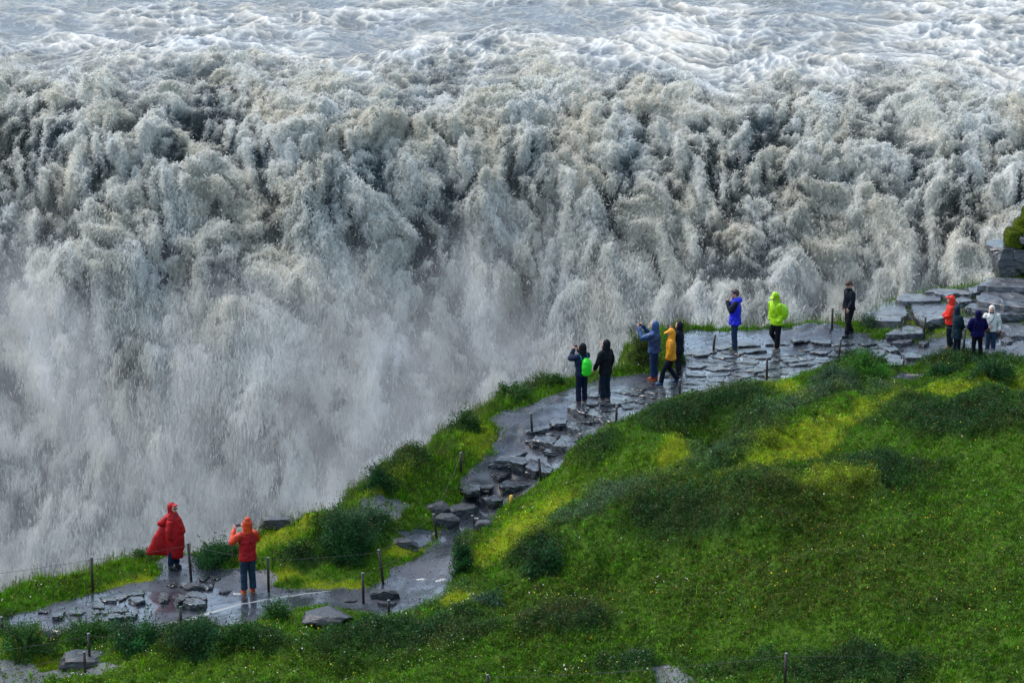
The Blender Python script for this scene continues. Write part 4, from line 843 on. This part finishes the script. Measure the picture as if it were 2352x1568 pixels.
def solid(name, build, voxel, mat, parent, smooth=4, folds=0.0, seed=0, extra=None):
    """union of overlapping shapes as one continuous skin"""
    bm = bmesh.new(); build(bm); bmesh.ops.recalc_face_normals(bm, faces=bm.faces); me = bpy.data.meshes.new('tmp'); bm.to_mesh(me); bm.free()
    t = bpy.data.objects.new('tmp', me); COL.objects.link(t)
    r = t.modifiers.new('r', 'REMESH'); r.mode = 'VOXEL'; r.voxel_size = voxel; r.use_smooth_shade = True
    if smooth: s = t.modifiers.new('s', 'SMOOTH'); s.factor = .5; s.iterations = smooth
    bpy.context.view_layer.update(); out = bpy.data.meshes.new_from_object(t.evaluated_get(_dg())); out.name = name
    bpy.data.objects.remove(t); bpy.data.meshes.remove(me)
    if folds:
        n = len(out.vertices); co = np.empty(n * 3, np.float32); out.vertices.foreach_get('co', co); co = co.reshape(-1, 3); no = np.empty(n * 3, np.float32)
        out.vertices.foreach_get('normal', no); no = no.reshape(-1, 3)
        f = fbm(co[:, 0] / .10 + co[:, 1] / .11 + co[:, 2] * 1.2 + seed, co[:, 2] / (.5 if name == 'poncho' else .20) + co[:, 1] / .3, 3, 500 + seed % 7); f = 1 - np.abs(f) * 2.2
        co += no * (f * folds)[:, None]; out.vertices.foreach_set('co', co.ravel())
    out.materials.clear(); out.materials.append(mat); out.polygons.foreach_set('use_smooth', [True] * len(out.polygons))
    if extra: extra(out)
    o = bpy.data.objects.new(name, out); COL.objects.link(o); o.parent = parent; return o
def join_mats(out, bits):
    """add small pieces of another material (eyes, brows) to the body mesh"""
    bm = bmesh.new(); bm.from_mesh(out)
    for mi, (mat, fn) in enumerate(bits, 1):
        before = set(bm.faces); fn(bm); out.materials.append(mat)
        for f in bm.faces:
            if f not in before: f.material_index = mi; f.smooth = True
    bm.to_mesh(out); bm.free()
def hand(bm, wrist, d, palm, curl=.5, side=1):
    """palm, four unequal bent fingers and a thumb leaving the side of the palm"""
    d = Vector(d).normalized(); pn = Vector(palm); pn = (pn - d * pn.dot(d)).normalized(); s = d.cross(pn).normalized() * side; w = Vector(wrist)
    rot = Matrix((s, d, pn)).transposed().to_4x4(); ball(bm, w + d * .050, (.040, .052, .019), rot)
    for k, (o_, L) in enumerate(((-.029, .068), (-.010, .078), (.010, .074), (.029, .058))):
        a = w + d * .088 + s * o_; b = a + (d * math.cos(curl) + pn * math.sin(curl)) * L * .5; c = b + (d * math.cos(curl * 2.1) + pn * math.sin(curl * 2.1)) * L * .5
        ring_loft(bm, [(a - d * .02, .0098), (a, .0098), (b, .009), (c, .0075)], 8)
    a = w + d * .028 - s * .034; b = a - s * .024 + d * .028 + pn * .012; c = b + d * .028 + pn * .014
    ring_loft(bm, [(a + s * .012, .012), (a, .012), (b, .0105), (c, .009)], 8)
V3 = Vector
def person(u, v, h_px, yaw, label, jacket, trousers, shoes, armL, armR, legL=None, legR=None, hood=None, head_yaw=0, head_pitch=0, hair=None,
           hem=.78, wide=1.0, bulk=1.0, lean=0.0, hands=(1, 1), seed=1, beard=False, sleeve=None, knit=None, brim=0.0, peak=False, jack_r=.5, poncho=None, collar=False, feet=True):
    """local frame: x to the person's right, +y ahead, 1.75 m tall; arms are (elbow, wrist, hand direction, palm)"""
    b = hit(u, v); D = (b - cam.location).length; S = (h_px / FPX * D / .952) / 1.77
    root = empty('person', b + V3((0, 0, .015)), R(yaw)); root.scale = (S, S, S); tag(root, label, 'person')
    legL = legL or ((-.10, .02, .50), (-.11, -.01, .09)); legR = legR or ((.10, .02, .50), (.11, -.01, .09))
    ly = lean; sh = 1.42; shx = .185 * wide; chest = V3((0, ly * .8, 0)); head = V3((0, ly + .02 + .05 * max(0, head_pitch), 1.63 - .03 * max(0, head_pitch)))
    hr = Matrix.Rotation(R(head_yaw), 4, 'Z') @ Matrix.Rotation(head_pitch, 4, 'X'); H = lambda x, y, z: head + (hr @ V3((x, y, z)))
    SL = V3((-shx, ly * .85, sh - .02)); SR = V3((shx, ly * .85, sh - .02)); arms = ((SL, armL, 1), (SR, armR, -1))
    def body(bm):
        ball(bm, H(0, 0, .02), (.078, .098, .112), hr); ball(bm, H(0, .035, -.055), (.056, .062, .055), hr)
        ring_loft(bm, [(H(0, .085, .012), .011), (H(0, .112, -.022), .018), (H(0, .098, -.034), .016)], 10)               # nose
        for s in (-1, 1): ball(bm, H(s * .082, -.005, 0), (.012, .024, .034), hr); ball(bm, H(s * .045, .072, -.035), .022)
        ball(bm, H(0, .092, -.062), (.026, .012, .010), hr); ball(bm, H(0, .070, .045), (.060, .030, .014), hr)
        ring_loft(bm, [(head + V3((0, -.01, -.03)), .056), (V3((0, ly * .8 - .01, 1.46)), .062)], 14)
        ring_loft(bm, [((0, 0, .92), .14, .10), ((0, ly * .3, 1.08), .13, .10), ((0, ly * .7, 1.30), .16, .11), ((0, ly * .85, 1.43), .13, .085), ((0, ly * .9, 1.47), .06, .06)])
        for p, A, s in arms: limb(bm, [p * .94 + V3((0, 0, .03)), V3(A[0]), V3(A[1])], [.048, .040, .029])
        for hp, Lg in ((-.09, legL), (.09, legR)): limb(bm, [(hp, 0, .90), V3(Lg[0]), V3(Lg[1])], [.075, .052, .040])
    def face(out):
        def eyes(bm):
            for s in (-1, 1): ball(bm, H(s * .031, .0915, .014), (.013, .007, .007), hr)
            ball(bm, H(0, .101, -.064), (.020, .004, .003), hr)
        def whites(bm):
            for s in (-1, 1): ball(bm, H(s * .031, .0925, .030), (.017, .006, .004), hr)
        def hnds(bm):
            for (p, A, s), on in zip(arms, hands):
                if on: hand(bm, V3(A[1]), A[2], A[3], A[4] if len(A) > 4 else .6, s)
        bits = [(M_eye, eyes), (M_hair, whites), (M_skin, hnds)]
        join_mats(out, bits)
    solid('body', body, .014, M_skin, root, 3, extra=face)
    Mj = jacket if isinstance(jacket, bpy.types.Material) else cloth('jacket_cloth', jacket, jack_r); Mt = cloth('trouser_cloth', trousers, .7, .25)
    W = wide * bulk
    def torso(bm):
        ring_loft(bm, [((0, .0, hem), .205 * W, .155 * bulk), ((0, .0, hem + .05), .205 * W, .155 * bulk), ((0, ly * .3, 1.02), .18 * W, .135 * bulk), ((0, ly * .7, 1.25), .20 * W, .145 * bulk),
                       ((0, ly * .85, 1.37), .195 * W, .12 * bulk), ((0, ly * .9, 1.445), .135 * W, .095), ((0, ly * .95, 1.50), .075, .075)])
        if collar: ring_loft(bm, [((0, ly, 1.44), .085, .085), ((0, ly + .01, 1.53), .075, .08)])
    def sleeves(bm):
        for p, A, s in arms: limb(bm, [p, V3(A[0]), V3(A[1]) * .96 + V3(A[0]) * .04], [.078 * bulk, .062 * bulk, .046 * bulk])
    if poncho: poncho(root, head, Mj)
    elif sleeve:
        solid('jacket', torso, .014, Mj, root, 4, .018, seed); solid('sleeves', sleeves, .014, cloth('sleeve_cloth', sleeve, jack_r), root, 4, .015, seed + 1)
    else: solid('jacket', lambda bm: (torso(bm), sleeves(bm)), .014, Mj, root, 4, .020, seed)
    def legs(bm):
        ring_loft(bm, [((0, 0, .80), .165, .125), ((0, 0, .90), .17, .13), ((0, 0, 1.0), .155, .12)])
        for hp, Lg in ((-.085, legL), (.085, legR)):
            k, a = V3(Lg[0]), V3(Lg[1]); hpv = V3((hp, 0, .86)); ring_loft(bm, [(hpv, .098), (hpv.lerp(k, .5), .092), (k, .075), (k.lerp(a, .5), .072), (a.lerp(k, .06) + V3((0, 0, -.015)), .074)], 16); ball(bm, hpv, .096)
    solid('trousers', legs, .015, Mt, root, 4, .011, seed + 2)
    if feet:
        for Lg in (legL, legR):
            a = V3(Lg[1]); tip = Lg[2] if len(Lg) > 2 else 0.0; z0 = a.z - .09
            def shoe(bm):
                ring_loft(bm, [(V3((a.x, a.y - .075, z0 + .055)), .032), (V3((a.x, a.y - .03, z0 + .06)), .046), (V3((a.x, a.y + .06, z0 + .05)), .046), (V3((a.x, a.y + .13, z0 + .038)), .042), (V3((a.x, a.y + .17, z0 + .032)), .026)], 14)
                ring_loft(bm, [(V3((a.x, a.y - .01, z0 + .06)), .05), (V3((a.x, a.y - .01, z0 + .13)), .048)], 14)
            sh_ = solid('shoe', shoe, .011, shoes[0], root, 3)
            bm = bmesh.new(); ring_loft(bm, [((a.x, a.y + .045, z0 - .003), .046, .125), ((a.x, a.y + .045, z0 + .022), .049, .130)]); me = bpy.data.meshes.new('sole'); bm.to_mesh(me); bm.free(); me.materials.append(shoes[1])
            so = bpy.data.objects.new('sole', me); COL.objects.link(so); so.parent = sh_
    if hood:
        Mh = Mj if hood is True else cloth('hood_cloth', hood, jack_r)
        def hd(bm):
            ball(bm, H(0, -.048, .030), (.112, .108, .130), hr); ring_loft(bm, [(H(0, -.05, -.02), .108), (V3((0, ly * .9 - .02, 1.50)), .105), (V3((0, ly * .9 - .02, 1.44)), .11)], 18)
            if brim: ring_loft(bm, [(H(0, .04, .115), .05, .03), (H(0, .10, .10), .055, .02)], 14); ball(bm, H(0, .085 + brim * .3, .098), (.085, .05 + brim, .018), hr)
            if peak: ball(bm, H(0, -.06, .14), (.07, .07, .06), hr)
        o = solid('hood', hd, .013, Mh, root, 4, .007, seed + 3)
    if hair:
        def hh(bm):
            ball(bm, H(0, -.018, .052), (.090, .104, .094), hr); ball(bm, H(0, -.055, .0), (.078, .062, .075), hr); ball(bm, H(.01, .055, .095), (.058, .042, .030), hr)
        solid('hair', hh, .012, hair, root, 2, .006, seed)
    if beard: solid('beard', lambda bm: (ball(bm, H(0, .055, -.085), (.052, .042, .035), hr), ball(bm, H(0, .094, -.050), (.028, .010, .006), hr)), .010, plain('beard_hair', (.16, .07, .035), .7), root, 2)
    root['_S'] = S; return root, b, S, H, hr
def local(root, p): return root.matrix_world @ V3(p)
def world_obj(name, build, voxel, mat, root, label, cat, smooth=3, folds=0.0, group=None):
    """a carried thing: its own top-level object standing where the person holds it"""
    bpy.context.view_layer.update(); e = empty(name, root.location.copy(), root.rotation_euler[2]); e.scale = root.scale; tag(e, label, cat, group)
    if build: p = solid('shell', build, voxel, mat, e, smooth, folds)
    return e
def boxy(name, c, d, mat, parent, rot=(0, 0, 0), bev=.006):
    bm = bmesh.new(); bmesh.ops.create_cube(bm, size=1, matrix=Matrix.Translation(V3(c)) @ Matrix.Rotation(rot[2], 4, 'Z') @ Matrix.Rotation(rot[0], 4, 'X') @ Matrix.Diagonal((*d, 1)))
    bmesh.ops.bevel(bm, geom=bm.edges[:], offset=bev, segments=2, affect='EDGES', profile=.7); me = bpy.data.meshes.new(name); bm.to_mesh(me); bm.free(); me.materials.append(mat)
    o = bpy.data.objects.new(name, me); COL.objects.link(o); o.parent = parent; return o
DOWN = (0, 0, -1)
down = lambda s, fwd=0.0, out=.27: ((s * out, fwd * .3 - .02, 1.14), (s * (out + .01), .06 + fwd, .90), (0, .15, -1), (-s, 0, 0), .35)
shoe_dark = (plain('dark_shoe', (.02, .022, .025), .5), M_black); shoe_red = (plain('red_shoe', (.28, .03, .014), .5), plain('orange_sole', (.6, .16, .02), .6))
shoe_white = (plain('grey_shoe', (.05, .04, .05), .5), M_sole); shoe_tan = (plain('tan_boot', (.20, .13, .08), .6), M_sole); shoe_teal = (plain('teal_boot', (.025, .042, .045), .5), M_black); shoe_blue = (plain('blue_shoe', (.01, .05, .16), .4), M_black)
NAVY, BLACK, DEEP = (.008, .014, .038), (.008, .010, .015), (.012, .035, .085)
# --- red poncho
def red_poncho(root, head, Mj):
    yw = -root.rotation_euler[2]
    # sections given in picture-facing axes: x to the right, y away
    rot = Matrix.Rotation(yw, 4, 'Z')
    def cape(bm):
        secs = []
        for z, xc, rx, ry in ((.30,.05,.185,.16),(.36,.04,.20,.17),(.60,.03,.215,.18),(.80,.01,.225,.19),(1.0,.0,.23,.19),(1.2,.0,.225,.17),(1.36,-.01,.205,.15),(1.43,-.01,.17,.13),(1.49,.0,.12,.11),(1.53,.01,.09,.09)):
            secs.append((rot @ V3((xc, 0, z)), rx, ry, yw))
        ring_loft(bm, secs, 28)
        # the wind-blown train to the left
        tr = [((-.05,.0,1.42),.10,.08), ((-.10,.02,1.26),.17,.12), ((-.14,.03,1.05),.24,.14), ((-.20,.04,.84),.31,.14), ((-.25,.04,.62),.36,.13), ((-.30,.04,.44),.40,.11), ((-.335,.04,.36),.385,.07)]
        ring_loft(bm, [(rot @ V3(c), a, b, yw) for c, a, b in tr], 24)
        # arm lobes under the cloth
        ring_loft(bm, [(rot @ V3(c), r) for c, r in (((-.12,-.02,1.38),.09), ((-.27,-.06,1.24),.085), ((-.38,-.03,1.22),.05))], 16)
        ring_loft(bm, [(rot @ V3(c), r) for c, r in (((-.05,-.12,1.30),.08), ((-.09,-.17,1.08),.085), ((-.07,-.20,.90),.07), ((-.01,-.20,.85),.045))], 16)
        ring_loft(bm, [(rot @ V3(c), r) for c, r in (((.12,-.05,1.36),.09), ((.20,-.06,1.15),.09), ((.27,-.06,1.02),.06), ((.31,-.06,.98),.03))], 16)
        ring_loft(bm, [(rot @ V3(c), a, b, yw) for c, a, b in (((.16,-.05,1.1),.10,.10), ((.22,-.02,.85),.06,.10), ((.23,-.02,.58),.05,.09), ((.22,-.02,.50),.04,.07))], 16)
    solid('poncho', cape, .016, Mj, root, 3, .022, 5)
RED = cloth('poncho_red', (.42, .002, .006), .55, .3)
bent = lambda s: ((s * .12, -.02, 1.15), (s * .06, .0, 1.0), (0, 1, .2), (-s, 0, 0))
r1 = person(400, 1304, 146, -128, 'smiling person in a long billowing red hooded poncho facing the orange jacket photographer', RED, (.008, .02, .05), shoe_dark, bent(-1), bent(1), hood=True, hands=(0, 0), seed=3, brim=.02, poncho=red_poncho, head_yaw=0, wide=.74)
boxy('sunglasses', r1[3](0, .105, .016), (.115, .02, .034), M_black, r1[0], rot=(0, 0, 0))
ORA = cloth('orange_cloth', (.80, .075, .008), .5)
# --- orange/red jacket photographer with phone
up = lambda s, ex, ey, ez, wx, wy, wz: ((s * ex, ey, ez), (wx, wy, wz), (-s * .4, .3, 1), (-s * .2, 1, 0), .7)
r2 = person(571, 1361, 167, 28, 'person in an orange hooded jacket with red back photographing with a phone', cloth('red_jacket', (.38, .003, .007), .6, .3), (.012, .035, .065), shoe_red,
    up(-1, .34, .12, 1.22, -.19, .34, 1.42), ((.30, .14, 1.20), (.10, .36, 1.44), (-.5, .3, .9), (-.3, 1, 0), .7), hood=(.68, .055, .004), sleeve=(.66, .05, .004), hem=.80, seed=7, peak=True)
e = world_obj('phone', None, 0, None, r2[0], 'small grey phone held up by the person in the orange jacket', 'phone'); boxy('phone_body', (-.05, .43, 1.50), (.15, .012, .078), plain('grey_plastic', (.13, .14, .17), .3), e); boxy('lens', (-.09, .44, 1.515), (.018, .008, .018), M_black, e, bev=.002)
# --- navy with green backpack, camera at face
camL = ((-.26, .20, 1.33), (-.10, .25, 1.55), (.35, .3, .8), (.6, .8, 0), .9); camR = ((.27, .16, 1.28), (.07, .26, 1.53), (-.35, .3, .8), (-.6, .8, 0), .9)
def camera(root, label, y=.30, z=1.62, x=0.0):
    e = world_obj('camera', None, 0, None, root, label, 'camera', group='cameras held up to the face'); boxy('camera_body', (x, y, z), (.12, .05, .08), M_black, e)
    bm = bmesh.new(); ring_loft(bm, [((x, y + .02, z), .035), ((x, y + .09, z), .033)], 14); me = bpy.data.meshes.new('lens'); bm.to_mesh(me); bm.free(); me.materials.append(M_black); o = bpy.data.objects.new('lens', me); COL.objects.link(o); o.parent = e
def backpack(root, label, col, strap, y=-.24, z=1.10, s=(.155, .12, .26), cover=True, sx=.12):
    m = cloth('pack_cloth', col, .45)
    e = world_obj('backpack', lambda bm: (ball(bm, (0, y, z), s), ball(bm, (0, y + .01, z - s[2] * .55), (s[0] * .95, s[1] * .95, s[2] * .45)), ball(bm, (0, y + .03, z + s[2] * .5), (s[0] * .8, s[1] * .8, s[2] * .5))), .014, m, root, label, 'backpack', 4, .012)
    ms = plain('strap_cloth', strap, .6)
    for q in (-1, 1):
        P = [(q * sx, -.13, z + .20), (q * sx, -.10, 1.40), (q * (sx + .005), -.02, 1.475), (q * (sx + .005), .07, 1.42), (q * (sx + .01), .145, 1.30), (q * (sx + .03), .12, 1.12), (q * (sx + .06), .02, 1.04)]
        o = tube('strap', P, [.024] * 7, ms, 10); o.parent = e
    return e
r3 = person(1336, 928, 136, 38, 'person in navy hood and trousers photographing with a bright green backpack', (.010, .022, .055), NAVY, shoe_white, camL, camR, hood=(.012, .012, .018), hem=.84, seed=11, wide=1.0, legL=((-.10, .03, .50), (-.11, .0, .09)), legR=((.11, .02, .50), (.13, .03, .09)))
camera(r3[0], 'small black camera held by the person with the green backpack'); backpack(r3[0], 'bright green covered backpack with teal straps on the person in navy', (.03, .75, .02), (.01, .18, .20), y=-.22, z=1.12)
r4 = person(1390, 921, 137, 48, 'person in black hooded jacket standing with arms down beside the green backpack person', BLACK, (.008, .018, .035), shoe_white, ((-.29, .03, 1.14), (-.25, .18, .95), (0, .5, -1), (1, 0, 0), .4), down(1), hood=True, hem=.80, seed=13, head_yaw=12, jack_r=.35)
r5 = person(1502, 872, 131, 68, 'person in blue hooded jacket and blue trousers holding a camera out at face height', (.008, .045, .15), (.008, .026, .085), shoe_red, ((-.27, .28, 1.28), (-.10, .46, 1.56), (.3, .3, .8), (.6, .8, 0), .9), ((.28, .28, 1.30), (.08, .40, 1.58), (-.3, .3, .8), (-.6, .8, 0), .9), hood=(.016, .075, .22), sleeve=(.014, .06, .19), hem=.84, seed=17, wide=1.12, bulk=1.12, jack_r=.4)
camera(r5[0], 'black camera held by the person in the blue jacket', y=.46, z=1.62)
r7 = person(1558, 858, 116, 72, 'person in dark navy hooded jacket with camera standing behind the yellow jacket', (.008, .012, .022), (.014, .014, .022), shoe_dark, camL, camR, hood=True, hem=.72, seed=19, wide=1.05, bulk=1.08)
camera(r7[0], 'black camera held by the person behind the yellow jacket')
r6 = person(1540, 884, 125, 88, 'person in bright yellow hooded jacket and black trousers striding to the left', cloth('yellow_jacket', (.80, .30, .002), .5), BLACK, shoe_blue, ((-.25, .02, 1.15), (-.24, .10, .92), (0, .2, -1), (1, 0, 0)), ((.26, -.04, 1.14), (.26, .02, .88), (0, .2, -1), (-1, 0, 0)),
    legL=((-.09, .22, .50), (-.10, .30, .09)), legR=((.09, .04, .49), (.10, -.24, .13)), hood=True, head_pitch=-.45, hem=.82, seed=23, wide=.92, brim=.045, hands=(0, 0), head_yaw=10)
# --- royal blue with headband
pon = ((-.25, .12, 1.20), (-.05, .22, 1.42), (.4, .1, .9), (.3, -.8, 0), 1.2)
r8 = person(1687, 806, 137, 84, 'bearded man with glasses and blue headband in a royal blue jacket, hands at chin', (.004, .012, .62), (.014, .035, .085), (plain('green_shoe', (.03, .05, .035), .5), M_sole), pon, ((.24, .14, 1.22), (.03, .23, 1.40), (-.4, .1, .9), (-.3, -.8, 0), 1.2), hair=M_hair, sleeve=(.008, .012, .03), hem=.78, seed=29, wide=1.08, bulk=1.08, beard=True, head_yaw=10, head_pitch=-.05, collar=True)
def hood_down(bm): ring_loft(bm, [((0, -.10, 1.42), .15, .09), ((0, -.10, 1.50), .14, .085), ((0, -.08, 1.54), .10, .07)]); ring_loft(bm, [((0, 0, 1.43), .13, .11), ((0, .0, 1.51), .10, .10)])
solid('hood', hood_down, .014, cloth('blue_hood', (.005, .02, .70), .5), r8[0], 3, .008)
def band(bm): ring_loft(bm, [(r8[3](0, -.01, .045), .093, .108, R(10)), (r8[3](0, -.01, .098), .090, .104, R(10))], 24)
solid('headband', band, .011, plain('headband_cloth', (.012, .010, .09), .7), r8[0], 2)
def specs(bm):
    for s in (-1, 1): bmesh.ops.create_cone(bm, segments=14, radius1=.023, radius2=.023, depth=.006, cap_ends=True, matrix=Matrix.Translation(r8[3](s * .033, .108, .012)) @ r8[4] @ Matrix.Rotation(math.pi / 2, 4, 'X'))
    ring_loft(bm, [(r8[3](-.06, .105, .016), .004), (r8[3](.06, .105, .016), .004)], 6)
bm = bmesh.new(); specs(bm); me = bpy.data.meshes.new('glasses'); bm.to_mesh(me); bm.free(); me.materials.append(plain('glasses', (.05, .05, .06), .2)); o = bpy.data.objects.new('glasses', me); COL.objects.link(o); o.parent = r8[0]
# --- lime yellow with pack under the jacket cover
r9 = person(1782, 804, 128, 128, 'person in lime yellow hooded jacket looking down, hands in the pockets, walking', cloth('lime_cloth', (.40, .74, .003), .5), BLACK, shoe_tan, ((-.27, -.02, 1.16), (-.19, .10, .93), (.6, .5, -.6), (1, 0, 0)), ((.27, -.02, 1.16), (.19, .10, .93), (-.6, .5, -.6), (-1, 0, 0)),
    legL=((-.11, .03, .50), (-.10, .06, .09)), legR=((.10, .10, .50), (.12, -.20, .16)), hood=True, head_pitch=-.75, hem=.80, seed=31, wide=1.08, bulk=1.05, hands=(0, 0), brim=.02, lean=.06)
backpack(r9[0], 'lime yellow covered backpack bulging on the back of the lime jacket person', (.34, .72, .004), (.02, .03, .04), y=-.24, z=1.14, s=(.19, .15, .24))
r10 = person(1950, 773, 124, 112, 'dark haired man in a black jacket and black trousers looking down while walking', (.008, .011, .020), (.008, .010, .014), shoe_teal, ((-.26, .05, 1.16), (-.30, .20, .98), (-.1, .4, -1), (1, 0, 0), .4), ((.27, -.02, 1.15), (.22, .10, .92), (-.2, .4, -1), (-1, 0, 0), .4),
    legL=((-.10, .08, .50), (-.10, .14, .09)), legR=((.09, .03, .50), (.09, -.14, .13)), hair=M_hair, head_pitch=-.6, hem=.86, seed=37, wide=.98, collar=True, lean=.03)
r11 = person(2180, 801, 117, 88, 'person in a red orange hooded jacket with black trousers turned left', cloth('red_orange_cloth', (.80, .022, .003), .55), (.008, .012, .02), shoe_tan, ((-.24, .06, 1.16), (-.08, .20, 1.08), (1, .2, 0), (0, -1, 0)), ((.24, .06, 1.16), (.08, .21, 1.10), (-1, .2, 0), (0, -1, 0)),
    hood=True, hem=.84, seed=41, wide=1.0, hands=(0, 0), brim=.02, legL=((-.10, .04, .50), (-.11, .0, .09)), legR=((.10, .02, .50), (.11, -.08, .09)))
r12 = person(2196, 819, 112, -72, 'person in a long dark teal hooded rain jacket turned right behind the stake', (.010, .028, .045), (.006, .010, .018), shoe_dark, ((-.24, .06, 1.16), (-.12, .20, .98), (.4, .5, -.6), (1, 0, 0)), ((.24, .06, 1.16), (.12, .20, .98), (-.4, .5, -.6), (-1, 0, 0)), hood=True, hem=.64, seed=43, wide=1.0, bulk=1.05, hands=(0, 0), jack_r=.35, brim=.02)
r13 = person(2243, 822, 105, 4, 'person in a dark navy blue padded hooded jacket seen from behind, elbows out', cloth('navy_blue_cloth', (.005, .003, .058), .7, .12), (.005, .006, .012), shoe_dark, ((-.32, .02, 1.14), (-.20, .16, .98), (.7, .6, -.3), (1, 0, 0)), ((.32, .02, 1.14), (.20, .16, .98), (-.7, .6, -.3), (-1, 0, 0)),
    hood=True, hem=.80, seed=47, wide=1.12, bulk=1.08, hands=(0, 0), legL=((-.12, .02, .50), (-.14, -.01, .09)), legR=((.12, .02, .50), (.14, -.01, .09)))
r14 = person(2274, 813, 106, 168, 'woman in a white hooded jacket and blue trousers facing the camera with a shoulder bag', cloth('white_cloth', (.72, .72, .68), .6), (.010, .035, .075), shoe_dark, ((-.30, .0, 1.14), (-.30, .12, .95), (0, .4, -1), (1, 0, 0), .5), ((.27, .08, 1.14), (.10, .20, 1.02), (-1, .3, 0), (0, -1, 0), .6), hood=True, hem=.86, seed=53, wide=1.08, bulk=1.1, head_pitch=-.15, hands=(1, 1))
solid('hair', lambda bm: (ball(bm, r14[3](-.055, .055, -.07), (.03, .03, .07)), ball(bm, r14[3](.055, .055, -.07), (.03, .03, .07)), ball(bm, r14[3](0, .06, -.11), (.05, .03, .04))), .011, plain('dark_hair', (.02, .012, .01), .6), r14[0], 2)
e = world_obj('shoulder_bag', lambda bm: ball(bm, (.14, .21, .90), (.13, .05, .085)), .012, plain('brown_leather', (.05, .022, .018), .5), r14[0], 'dark brown shoulder bag hanging in front of the white jacket', 'bag', 3)
o = tube('strap', [(.16, .20, .96), (.02, .19, 1.2), (-.09, .16, 1.38), (-.12, .06, 1.475), (-.10, -.08, 1.46)], [.013] * 5, plain('bag_strap', (.03, .01, .06), .6), 8); o.parent = e
